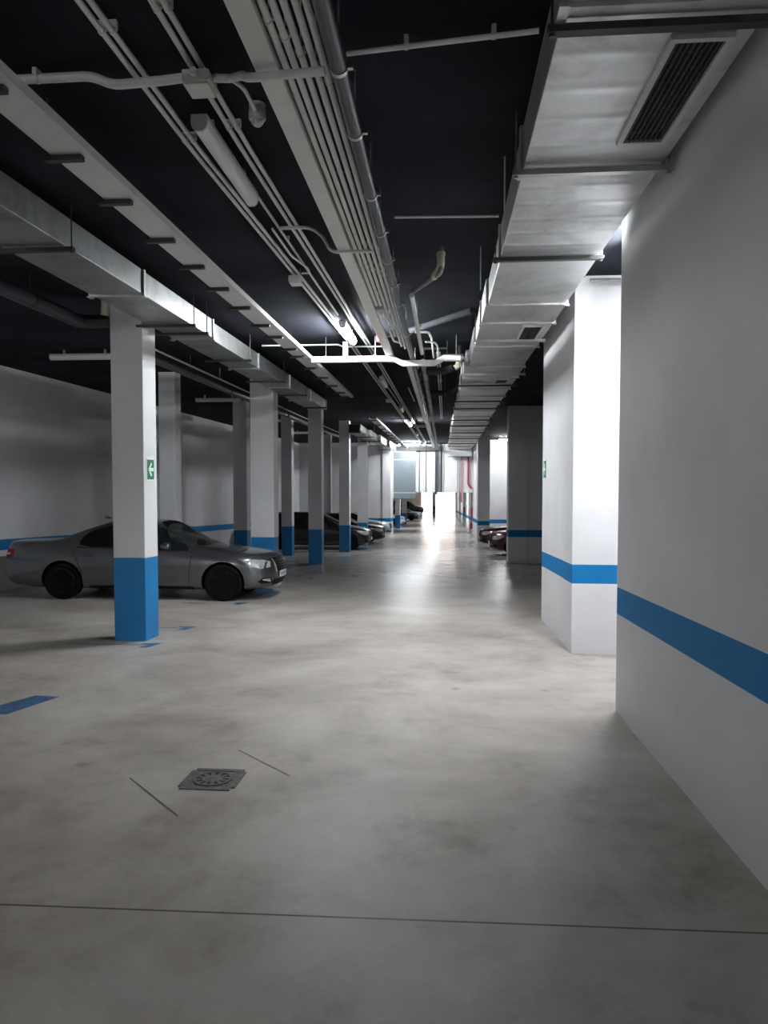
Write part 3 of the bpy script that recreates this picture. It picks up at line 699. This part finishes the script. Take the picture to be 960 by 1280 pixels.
lamp(-5.95, 26.55, False, 'unlit crosswise lamp right of the second column top', 'x', gl)
lamp(-6.3, 33.45, False, 'unlit crosswise lamp farthest along the left bays', 'x', gl)
lamp(1.80, 6.84, True, 'bright lamp in the side passage, peeking past the right wall corner', 'y', gl)
lamp(3.6, 39.8, True, 'glowing lamp over the right-hand bay lighting the far white wall', 'x', gl)

gh = 'added fill lamps of the hall beyond the opening'
for yy_, lb in ((58, 'first added fill lamp of the low hall beyond the opening'), (76, 'second added fill lamp of the low hall beyond the opening'), (94, 'last added fill lamp of the low hall before the exit')):
    t = lamp(-.8, yy_, True, lb, 'y', gh); t.location.z = .84  # lamps added only to brighten the hall past the lintel
# ------------------------------------------------------------------ signs and fire gear
def sign(x, y, z, face, label, dirn):
    t = thing('exit_sign', (x, y, z), label, 'sign', rot=(0, 0, pi / 2 if face == '+x' else -pi / 2))
    # local: faces -y ; width along x
    MB().box(-.125, .125, -.006, -.001, -.14, .14).build('border', M['sign_white'], t)
    MB().box(-.105, .105, -.009, -.0061, -.125, .125).build('panel', M['green'], t)
    s_ = dirn
    ar = [(-.08, 0), (-.0, .085), (.03, .085), (.03, .06), (-.02, .022), (.085, .022), (.085, -.022), (-.02, -.022), (.03, -.06), (.03, -.085), (0, -.085)]
    MB().prism([(a * s_, b) for a, b in ar], 'y', -.012, -.0091).build('arrow', M['sign_white'], t)
    return t
sign(-3.7255, 9.13, fz(9.1) + 2.17, '+x', 'green emergency sign with white arrow on the nearest column', 1)
sign(1.502, 11.05, fz(11) + 2.27, '-x', 'small framed arrow sign on the block wall past the passage', 1)
def hose(x, y, label):
    t = thing('hose_cabinet', (x, y, fz(y) + 1.05), label, 'hose cabinet', 'red fire cabinets on the far right wall')
    MB().box(-.09, 0, -.32, .32, 0, .66).build('cabinet_body', M['red'], t, bevel=.01)
    MB().box(-.1, -.0905, -.29, .29, .03, .63).build('door', M['red'], t, bevel=.004)
    MB().box(-.112, -.101, .2, .24, .28, .38).build('handle', M['chrome'], t)
hose(1.895, 47.9, 'red hose cabinet under the right end of the lintel')
hose(1.895, 66, 'smaller looking red hose cabinet nearer the bright exit')
t = thing('fire_extinguisher', (1.8, 47.7, fz(47.7) + .28), 'red fire extinguisher hanging under the nearer hose cabinet', 'extinguisher')
MB().lathe([(.02, 0), (.075, .01), (.078, .05), (.078, .38), (.06, .43), (.025, .46), (.025, .5)], 'z', (0, 0, 0), 20).build('cylinder_body', M['red'], t, smooth=True)
MB().box(-.05, .05, -.012, .012, .5, .53).build('valve_lever', M['liner'], t)
MB().tube([(0, -.03, .49), (0, -.1, .42), (0, -.09, .15)], .012, 8, .05).build('hose', M['liner'], t, smooth=True)
MB().box(.04, .096, -.02, .02, .3, .34).build('wall_bracket', M['liner'], t)
pipe([(1.84, 47.7, .9), (1.84, 47.7, fz(47.7) + 1.75)], .025, 'grey pipe down to the nearer hose cabinet', 'grey_pipe', name='downpipe')

# ------------------------------------------------------------------ cars
def cage(kind):
    """stations x rows of (x, y, z) for half a car; tail at x=0, nose at 4.87"""
    low = lambda x, w=1., b=.17: [(x, 0, b), (x, .70 * w, b), (x, .87 * w, b + .06), (x, .905 * w, .46), (x, .92 * w, .72)]
    S = []
    if kind == 'sedan':
        S.append([(.14, 0, .30), (.14, .60, .30), (.06, .76, .36), (.03, .82, .50), (.04, .81, .78), (.06, .76, .96), (.08, .68, 1.04), (.08, .62, 1.05), (.08, .36, 1.06), (.08, 0, 1.065)])
        S.append([(.20, 0, .21), (.20, .66, .22), (.19, .84, .28), (.18, .885, .48), (.18, .89, .76), (.20, .83, .95), (.22, .75, 1.04), (.22, .68, 1.05), (.22, .38, 1.065), (.22, 0, 1.07)])
        S.append(low(.70) + [(.7, .855, .965), (.7, .76, 1.055), (.7, .69, 1.065), (.7, .40, 1.08), (.7, 0, 1.085)])
        S.append(low(1.12) + [(1.12, .855, .96), (1.05, .755, 1.05), (1.0, .69, 1.07), (.97, .40, 1.085), (.95, 0, 1.09)])
        S.append(low(1.40) + [(1.36, .86, .96), (1.52, .665, 1.235), (1.43, .62, 1.26), (1.36, .38, 1.27), (1.33, 0, 1.275)])
        S.append(low(1.95) + [(1.92, .865, .957), (2.02, .60, 1.385), (1.92, .56, 1.41), (1.85, .33, 1.435), (1.82, 0, 1.445)])
        S.append(low(2.33) + [(2.33, .87, .95), (2.40, .585, 1.415), (2.38, .54, 1.445), (2.36, .32, 1.47), (2.36, 0, 1.48)])
        S.append(low(2.42) + [(2.42, .87, .947), (2.47, .587, 1.415), (2.46, .54, 1.446), (2.46, .32, 1.47), (2.46, 0, 1.48)])
        S.append(low(2.95) + [(2.95, .875, .93), (2.86, .61, 1.375), (2.80, .565, 1.41), (2.74, .34, 1.44), (2.72, 0, 1.45)])
        S.append(low(3.45) + [(3.46, .87, .90), (3.40, .785, .965), (3.45, .72, .98), (3.55, .42, .985), (3.60, 0, .99)])
        S.append(low(3.75) + [(3.75, .865, .875), (3.75, .775, .925), (3.76, .71, .94), (3.82, .42, .955), (3.85, 0, .96)])
        S.append(low(4.30, .995) + [(4.32, .85, .80), (4.33, .76, .865), (4.34, .69, .88), (4.40, .40, .90), (4.43, 0, .905)])
        S.append([(4.62, 0, .2), (4.62, .68, .2), (4.54, .82, .27), (4.54, .84, .46), (4.53, .82, .64), (4.52, .78, .74), (4.54, .68, .81), (4.56, .62, .825), (4.66, .36, .85), (4.69, 0, .855)])
        S.append([(4.82, 0, .22), (4.80, .46, .22), (4.84, .56, .28), (4.87, .54, .44), (4.87, .50, .60), (4.85, .47, .69), (4.82, .43, .765), (4.82, .39, .78), (4.84, .24, .80), (4.85, 0, .805)])
        glass = {'side': [(4, 5), (5, 6), (7, 8), (8, 9)], 'front': [(8, 9)], 'rear': [(3, 4), (4, 5)]}
        wheels = (1.14, 4.01)
    else:
        S.append([(.14, 0, .30), (.14, .55, .30), (.06, .70, .36), (.03, .75, .50), (.04, .75, .78), (.08, .72, .98), (.30, .60, 1.38), (.32, .55, 1.42), (.34, .32, 1.45), (.34, 0, 1.46)])
        S.append([(.20, 0, .21), (.20, .66, .22), (.19, .84, .28), (.18, .885, .48), (.18, .89, .77), (.26, .84, .97), (.46, .63, 1.41), (.48, .58, 1.45), (.48, .33, 1.48), (.48, 0, 1.49)])
        S.append(low(.62) + [(.62, .86, .975), (.78, .645, 1.43), (.80, .59, 1.47), (.80, .34, 1.50), (.80, 0, 1.51)])
        S.append(low(1.12) + [(1.12, .865, .975), (1.25, .65, 1.44), (1.25, .60, 1.48), (1.25, .34, 1.51), (1.25, 0, 1.52)])
        S.append(low(1.40) + [(1.40, .87, .972), (1.5, .65, 1.445), (1.5, .6, 1.485), (1.5, .34, 1.515), (1.5, 0, 1.525)])
        S.append(low(1.95) + [(1.95, .87, .968), (2.02, .65, 1.445), (2.02, .6, 1.485), (2.02, .34, 1.515), (2.02, 0, 1.525)])
        S.append(low(2.33) + [(2.33, .875, .96), (2.40, .65, 1.44), (2.38, .6, 1.48), (2.36, .34, 1.51), (2.36, 0, 1.52)])
        S.append(low(2.42) + [(2.42, .875, .957), (2.48, .65, 1.438), (2.46, .6, 1.478), (2.46, .34, 1.508), (2.46, 0, 1.518)])
        S.append(low(3.05) + [(3.05, .88, .945), (2.92, .655, 1.40), (2.86, .605, 1.44), (2.80, .34, 1.47), (2.78, 0, 1.48)])
        S.append(low(3.62) + [(3.62, .87, .93), (3.55, .79, .99), (3.58, .72, 1.01), (3.70, .42, 1.03), (3.74, 0, 1.035)])
        S.append(low(3.85) + [(3.85, .865, .90), (3.85, .775, .955), (3.86, .71, .97), (3.92, .42, .985), (3.95, 0, .99)])
        S.append(low(4.36, .985) + [(4.36, .84, .81), (4.37, .74, .87), (4.38, .67, .885), (4.44, .40, .905), (4.47, 0, .91)])
        S.append([(4.62, 0, .2), (4.62, .64, .2), (4.62, .80, .27), (4.64, .82, .46), (4.64, .80, .64), (4.64, .76, .73), (4.64, .66, .795), (4.65, .60, .81), (4.69, .35, .83), (4.71, 0, .835)])
        S.append([(4.76, 0, .24), (4.76, .50, .24), (4.80, .62, .30), (4.855, .60, .44), (4.86, .56, .58), (4.84, .51, .67), (4.81, .45, .73), (4.81, .41, .742), (4.82, .24, .765), (4.83, 0, .77)])
        glass = {'side': [(2, 3), (3, 4), (4, 5), (5, 6), (7, 8), (8, 9)], 'front': [(8, 9)], 'rear': []}
        wheels = (1.10, 4.03)
    return S, glass, wheels
_cache = {}
def car_shell(kind):
    if kind in _cache: return _cache[kind]
    S, glass, wheels = cage(kind)
    nr = len(S[0])
    vs, fs, mi = [], [], []
    ring = 2 * (nr - 1)
    for st in S:
        for j in range(nr): vs.append(st[j])
        for j in range(nr - 2, 0, -1): vs.append((st[j][0], -st[j][1], st[j][2]))
    def which(i, j):
        jj = j if j < nr - 1 else ring - 1 - j          # row strip index
        if jj == 5 and (i, i + 1) in glass['side']: return 1 if i >= 7 else 2
        if jj in (7, 8) and (i, i + 1) in glass['front']: return 3
        if jj in (7, 8) and (i, i + 1) in glass['rear']: return 4
        return 0
    for i in range(len(S) - 1):
        for j in range(ring):
            a = i * ring + j; b = i * ring + (j + 1) % ring
            fs.append((a, b, b + ring, a + ring)); mi.append(which(i, j))
    for i, flip in ((0, True), (len(S) - 1, False)):
        o = i * ring
        mir = lambda j: o + (ring - j) % ring
        for j in range(nr - 1):
            q = [o + j, o + j + 1, mir(j + 1), mir(j)]
            q2 = []
            for e in q:
                if e not in q2: q2.append(e)
            fs.append(tuple(q2) if flip else tuple(reversed(q2)))
            mi.append(5 if (kind != 'sedan' and flip and j == 5) else 0)
    me = bpy.data.meshes.new('shell'); me.from_pydata(vs, [], fs)
    for k in range(8): me.materials.append(None)
    for p, k in zip(me.polygons, mi): p.material_index = k
    bm = bmesh.new(); bm.from_mesh(me); bmesh.ops.recalc_face_normals(bm, faces=bm.faces)
    cr = bm.edges.layers.float.new('crease_edge')
    for e in bm.edges:
        m_ = {f_.material_index for f_ in e.link_faces}
        if len(m_) > 1: e[cr] = .55
    bm.to_mesh(me); bm.free()
    o = bpy.data.objects.new('shell', me); COL.objects.link(o)
    sb = o.modifiers.new('s', 'SUBSURF'); sb.levels = 3; sb.render_levels = 3
    dg = bpy.context.evaluated_depsgraph_get(); dg.update()
    m2 = bpy.data.meshes.new_from_object(o.evaluated_get(dg))
    o.modifiers.clear(); o.data = m2
    # bring back to full size after smoothing
    lo = [min(v.co[k] for v in m2.vertices) for k in range(3)]; hi = [max(v.co[k] for v in m2.vertices) for k in range(3)]
    H = 1.47 if kind == 'sedan' else 1.53
    for v in m2.vertices:
        v.co.x = (v.co.x - lo[0]) / (hi[0] - lo[0]) * 4.87
        v.co.y = v.co.y / hi[1] * .925
        v.co.z = .17 + (v.co.z - lo[2]) / (hi[2] - lo[2]) * (H - .17)
    # wheel arches
    cut = MB()
    for wx in wheels:
        for s_ in (-1, 1):
            cut.lathe([(.375, s_ * .62), (.375, s_ * 1.1)], 'y', (wx, 0, .335), 40)
    co = cut.build('cutter', [M['liner']])
    for k in range(7): co.data.materials.append(None)
    for p in co.data.polygons: p.material_index = 7
    bo = o.modifiers.new('b', 'BOOLEAN'); bo.operation = 'DIFFERENCE'; bo.object = co; bo.solver = 'EXACT'
    bo.material_mode = 'INDEX'
    dg.update()
    m3 = bpy.data.meshes.new_from_object(o.evaluated_get(dg))
    full = BVHTree.FromPolygons([v.co.copy() for v in m2.vertices], [tuple(p.vertices) for p in m2.polygons])
    bpy.data.objects.remove(co); bpy.data.objects.remove(o)
    # split by material index into the parts
    parts = {}
    for p in m3.polygons:
        mid = p.material_index
        c = p.center
        key = {0: 'body', 7: 'wheel_arch', 3: 'windscreen', 4: 'rear_window', 5: 'rear_window'}.get(mid)
        if mid in (1, 2): key = ('front' if mid == 1 else 'back') + ('l' if c.y > 0 else 'r')
        parts.setdefault(key, []).append(p.index)
    out = {}
    for key, idx in parts.items():
        used = {}; vv = []; ff = []
        for i in idx:
            q = []
            for vi in m3.polygons[i].vertices:
                if vi not in used: used[vi] = len(vv); vv.append(m3.vertices[vi].co.copy())
                q.append(used[vi])
            ff.append(tuple(q))
        m4 = bpy.data.meshes.new(str(key)); m4.from_pydata(vv, [], ff)
        m4.polygons.foreach_set('use_smooth', [True] * len(m4.polygons))
        m4.set_sharp_from_angle(angle=radians(42))
        out[key] = m4
    _cache[kind] = (out, full, wheels)
    return _cache[kind]
def project(full, outline, origin, e, d, off, cuts=3):
    """a patch lying on the bodywork: outline (s, z) in the plane spanned by e and z, cast along d"""
    bm = bmesh.new()
    vs = [bm.verts.new((origin[0] + e[0] * s_, origin[1] + e[1] * s_, z)) for s_, z in outline]
    bm.faces.new(vs)
    bmesh.ops.triangulate(bm, faces=bm.faces[:])
    for _ in range(cuts):
        bmesh.ops.subdivide_edges(bm, edges=bm.edges[:], cuts=1, use_grid_fill=True)
        bmesh.ops.triangulate(bm, faces=bm.faces[:])
    D = Vector(d).normalized()
    bad = []
    for v in bm.verts:
        hit = full.ray_cast(v.co - D * 3, D)
        if hit[0] is None: bad.append(v)
        else: v.co = hit[0] - D * off
    bmesh.ops.delete(bm, geom=bad, context='VERTS')
    # give it a small rim so it is not paper thin
    ext = bmesh.ops.extrude_face_region(bm, geom=bm.faces[:])
    for g in ext['geom']:
        if isinstance(g, bmesh.types.BMVert): g.co += D * (off + .012)
    bmesh.ops.recalc_face_normals(bm, faces=bm.faces)
    me = bpy.data.meshes.new('patch'); bm.to_mesh(me); bm.free()
    me.polygons.foreach_set('use_smooth', [True] * len(me.polygons))
    me.set_sharp_from_angle(angle=radians(35))
    return me
_wheel = {}
def wheel_meshes():
    if _wheel: return _wheel
    def grab(mb, nm):
        o = mb.build(nm, M['rubber'], smooth=True, angle=35); me = o.data; me.materials.clear(); bpy.data.objects.remove(o); return me
    ty = MB().lathe([(.225, -.105), (.30, -.115), (.322, -.10), (.33, -.07), (.33, .07), (.322, .10), (.30, .115), (.225, .105)], 'y', (0, 0, 0), 48)
    rm = MB()
    rm.lathe([(.232, -.09), (.235, -.105), (.222, -.108), (.215, -.09), (.2, -.0), (.2, .09), (.228, .09)], 'y', (0, 0, 0), 48)
    for k in range(5):
        for da in (-.16, .16):
            a = 2 * pi * k / 5 + da; a2 = 2 * pi * k / 5 + da * .55
            p0 = Vector((cos(a2) * .04, -.085, sin(a2) * .04)); p1 = Vector((cos(a) * .225, -.098, sin(a) * .225))
            rm.tube([p0, (p0 + p1) / 2 + Vector((0, .006, 0)), p1], [.017, .014, .017], 8)
    rm.lathe([(.05, -.06), (.06, -.09), (.05, -.1), (.02, -.104), (.001, -.104)], 'y', (0, 0, 0), 20)
    di = MB().lathe([(.16, -.03), (.16, -.01)], 'y', (0, 0, 0), 32)
    _wheel.update(tyre=grab(ty, 'tyre'), rim=grab(rm, 'rim'), disc=grab(di, 'brake_disc'))
    return _wheel
def link(name, me, mat, parent, copy=True):
    if copy: me = me.copy()
    me.materials.clear(); me.materials.append(M[mat])
    me.polygons.foreach_set('material_index', [0] * len(me.polygons))
    o = bpy.data.objects.new(name, me); COL.objects.link(o); o.parent = parent
    return o
def car(kind, x, y, head, colour, label, rim='rim_black', detail=2, scale=(1, 1, 1), group='cars parked nose out in the bays'):
    """x, y: where the middle of the nose stands; head +1 faces +x, -1 faces -x"""
    L_ = 4.87 * scale[0]
    zc = fz(y)
    sl = atan((fz(y + .9) - fz(y - .9)) / 1.8)
    t = thing('car', (x - head * L_, y, zc), label, 'car', group)
    rot = Matrix.Rotation(sl, 4, 'X')
    if head < 0: rot = rot @ Matrix.Rotation(pi, 4, 'Z')
    t.rotation_euler = rot.to_euler()
    out, full, wheels = car_shell(kind)
    t.scale = scale
    link('body', out['body'], colour, t)
    link('wheel_arch', out['wheel_arch'], 'liner', t)
    link('windscreen', out['windscreen'], 'glass_front', t)
    if 'rear_window' in out: link('rear_window', out['rear_window'], 'glass_dark', t)
    for k in ('frontl', 'frontr'): link('front_side_window', out[k], 'glass_front' if colour == 'p_silver' else 'glass_dark', t)
    for k in ('backl', 'backr'): link('rear_side_window', out[k], 'glass_dark', t)
    wm = wheel_meshes()
    for wx in wheels:
        for s_ in (-1, 1):
            w = link('wheel', wm['tyre'], 'rubber', t, False)
            w.location = (wx, s_ * .80, .33); w.rotation_euler = (0, .3 * wx, 0 if s_ < 0 else pi)
            r = link('rim', wm['rim'], rim, w, True)
            link('brake_disc', wm['disc'], 'steel', w, False)
    # lamps, grille and trims lie on the bodywork
    for s_ in (1, -1):
        a = radians(52); e = (-sin(a), s_ * cos(a), 0); d = (-cos(a), -s_ * sin(a), 0)
        zz = .0 if kind == 'sedan' else .03
        hl = project(full, [(-.24, .60 + zz), (-.02, .575 + zz), (.13, .62 + zz), (.30, .725 + zz), (.12, .745 + zz), (-.10, .735 + zz), (-.25, .70 + zz)], (4.55, s_ * .66, 0), e, d, .006)
        o = link('headlight', hl, 'headlight', t, False)
        if detail > 1:
            dv = project(full, [(-.125, .585), (-.075, .582), (-.135, .70), (-.175, .695)], (4.55, s_ * .66, 0), e, d, .009, 2)
            link('lamp_divider', dv, colour, o, False)
        tl = project(full, [(-.26, .72), (.04, .72), (.22, .78), (.2, .90), (-.02, .92), (-.24, .90)] if kind == 'sedan' else [(-.12, .72), (.1, .72), (.14, 1.05), (-.02, 1.1), (-.1, 1.0)], (.12, s_ * .70, 0), (sin(a), s_ * cos(a), 0), (cos(a), -s_ * sin(a), 0), .006)
        o = link('taillight', tl, 'tail', t, False)
        if detail > 1:
            rv = project(full, [(.02, .80), (.15, .815), (.14, .845), (.02, .835)], (.12, s_ * .70, 0), (sin(a), s_ * cos(a), 0), (cos(a), -s_ * sin(a), 0), .009, 2)
            link('reverse_lens', rv, 'headlight', o, False)
        fg = project(full, [(-.22, .31), (.08, .31), (.15, .35), (.05, .41), (-.12, .405)], (4.66, s_ * .62, 0), e, d, .004)
        o = link('bumper_vent', fg, 'liner', t, False)
        if detail > 1:
            fl_ = project(full, [(-.14, .335), (-.10, .335), (-.08, .372), (.06, .372), (.05, .39), (-.11, .39)], (4.66, s_ * .62, 0), e, d, .008, 2)
            link('daylight_strip', fl_, 'headlight', o, False)
        mr = MB().lathe([(.01, -.09), (.055, -.08), (.07, -.02), (.068, .05), (.05, .07)], 'x', (0, 0, 0), 16)
        mr.v = [(v[0], v[1] * 1.35, v[2] * .95) for v in mr.v]
        mr.v = [(v[0] * 1.0, v[1], v[2]) for v in mr.v]
        my = .985
        mr.v = [(v[0] + 3.05, s_ * my + v[1], v[2] + .985) for v in mr.v]
        m_ = mr.build('mirror', M[colour], t, smooth=True, angle=60)
        MB().box(2.99, 3.09, min(s_ * .85, s_ * .94), max(s_ * .85, s_ * .94), .925, .955).build('mirror_arm', M['liner'], m_)
        if detail > 1:
            for q in ([(3.40, .24), (3.41, .24), (3.47, .88), (3.46, .88)], [(2.375, .24), (2.385, .24), (2.40, .93), (2.39, .93)], [(1.50, .50), (1.51, .50), (1.33, .93), (1.32, .93)], [(1.50, .45), (1.51, .45), (1.51, .52), (1.50, .52)]):
                link('door_seam', project(full, q, (0, s_ * 1.2, 0), (1, 0, 0), (0, -s_, 0), .0015, 3), 'liner', t, False)
            for hx in (2.52, 1.52):
                hd = MB().tube([(hx, s_ * .91, .80), (hx + .02, s_ * .945, .80), (hx + .18, s_ * .945, .80), (hx + .2, s_ * .91, .80)], .012, 8, .02)
                hd.build('door_handle', M[colour], t, smooth=True)
            link('side_skirt', project(full, [(1.62, .20), (3.5, .20), (3.5, .25), (1.62, .25)], (0, s_ * 1.2, 0), (1, 0, 0), (0, -s_, 0), .012, 3), 'liner', t, False)
            link('window_trim', project(full, [(1.40, .945), (3.40, .895), (3.40, .91), (1.40, .962)], (0, s_ * 1.2, 0), (1, 0, 0), (0, -s_, 0), .004, 3), 'liner', t, False)
    zt = .775 if kind == 'sedan' else .765
    gr = project(full, [(-.42, zt - .02), (-.34, .50), (.34, .50), (.42, zt - .02), (.2, zt), (-.2, zt)], (4.9, 0, 0), (0, 1, 0), (-1, 0, 0), .008)
    g = link('grille', gr, 'liner', t, False)
    if detail > 1:
        for z in (.55, .60, .65, .70):
            w = .30 + (z - .5) * .22
            link('grille_bar', project(full, [(-w, z), (w, z), (w, z + .012), (-w, z + .012)], (4.9, 0, 0), (0, 1, 0), (-1, 0, 0), .018, 2), 'dark_steel', g, False)
        for s_ in (-1, 1):
            link('grille_trim', project(full, [(s_ * .345, .50), (s_ * .37, .50), (s_ * .445, zt - .02), (s_ * .42, zt - .02)], (4.9, 0, 0), (0, 1, 0), (-1, 0, 0), .018, 2), 'chrome', g, False)
    link('lower_intake', project(full, [(-.5, .27), (.5, .27), (.44, .37), (-.44, .37)], (4.9, 0, 0), (0, 1, 0), (-1, 0, 0), .006), 'liner', t, False)
    pl = MB().box(4.872, 4.884, -.26, .26, .40, .51).build('number_plate', M['plate'], t)
    if detail > 1:
        MB().box(4.8841, 4.8848, -.255, -.215, .405, .505).build('blue_strip', M['plate_blue'], pl)
        mb = MB()
        for q in (-.17, -.115, -.09, -.02, .03, .09, .15, .2): mb.box(4.8841, 4.8848, q, q + .018, .425, .485)
        mb.build('worn_characters', M['plate_ink'], pl)
        MB().prism([(1.52, 1.46), (1.66, 1.46), (1.56, 1.515), (1.53, 1.515)], 'y', -.02, .02).build('antenna', M[colour], t)
        # cabin seen through the glass
        sm = MB().box(3.15, 3.55, -.62, .62, .62, .93); sm.build('dashboard', M['seat'], t, bevel=.04)
        for s_ in (-1, 1):
            st = MB().box(2.25, 2.75, s_ * .38 - .25, s_ * .38 + .25, .40, .58)
            st.prism([(2.12, .55), (2.28, .52), (2.16, 1.12), (2.04, 1.12)], 'y', s_ * .38 - .24, s_ * .38 + .24)
            st.prism([(2.03, 1.14), (2.12, 1.14), (2.08, 1.30), (2.0, 1.30)], 'y', s_ * .38 - .13, s_ * .38 + .13)
            st.build('front_seat', M['seat'], t, bevel=.03)
        MB().box(1.45, 1.9, -.6, .6, .42, .62).prism([(1.32, .6), (1.46, .6), (1.36, 1.12), (1.24, 1.1)], 'y', -.6, .6).build('rear_bench', M['seat'], t, bevel=.03)
    return t
car('sedan', -3.06, 13.82, 1, 'p_silver', 'silver grey saloon with black wheels parked behind the nearest column', scale=(1.05, 1, 1.01))
car('wagon', -2.98, 30.6, 1, 'p_black', 'black estate car parked behind the third and fourth columns', detail=1, scale=(1, 1, 1.02))
car('sedan', -2.80, 35.6, 1, 'p_grey', 'dark grey car with rounded nose just beyond the black estate', detail=1)
car('sedan', -2.98, 42.6, 1, 'p_light', 'light silver car farthest along the near bays, before the lintel', 'rim_silver', 1)
gf = 'cars parked in the hall beyond the opening'
car('wagon', -3.25, 63.5, 1, 'p_white', 'small white car beyond the opening, beside the blue column foot', 'rim_silver', 1, group=gf)
car('sedan', -2.85, 87, 1, 'p_grey', 'dark saloon standing well beyond the opening, left of the light', detail=1, group=gf)
car('sedan', -2.75, 97.5, 1, 'p_light', 'grey car past the dark saloon near the exit', detail=1, group=gf)
car('wagon', -2.8, 106, 1, 'p_grey', 'tall dark van-like car closest to the bright exit', detail=1, scale=(1, 1, 1.35), group=gf)
gr_ = 'cars parked on the right beyond the dark pier'
car('sedan', 1.72, 27.6, -1, 'p_wine', 'wine-dark car poking out past the dark pier, nearer of the two', detail=1, group=gr_)
car('sedan', 1.58, 32.4, -1, 'p_maroon', 'dark maroon car sticking out farther, behind the wine-dark one', detail=1, group=gr_)

# ------------------------------------------------------------------ daylight and camera
w = bpy.data.worlds.new('daylight'); scene.world = w; w.use_nodes = True
bg = w.node_tree.nodes['Background']
bg.inputs['Color'].default_value = (1., .87, .82, 1); bg.inputs['Strength'].default_value = .85
cam = bpy.data.cameras.new('camera'); co = bpy.data.objects.new('camera', cam); COL.objects.link(co)
cam.lens = 36 * 920 / 1280; cam.sensor_width = 36; cam.sensor_fit = 'AUTO'; cam.clip_start = .05; cam.clip_end = 500
p = atan(39 / 920); yaw = atan(74 * cos(p) / 920)
co.location = (0, 0, EYE); co.rotation_euler = (pi / 2 - p, 0, yaw)
scene.camera = co
scene.view_settings.view_transform = 'Standard'; scene.view_settings.look = 'None'
scene.view_settings.gamma = 1; scene.view_settings.use_curve_mapping = False
scene.view_settings.exposure = 3.45
scene.cycles.use_denoising = True
scene.cycles.max_bounces = 10; scene.cycles.diffuse_bounces = 6
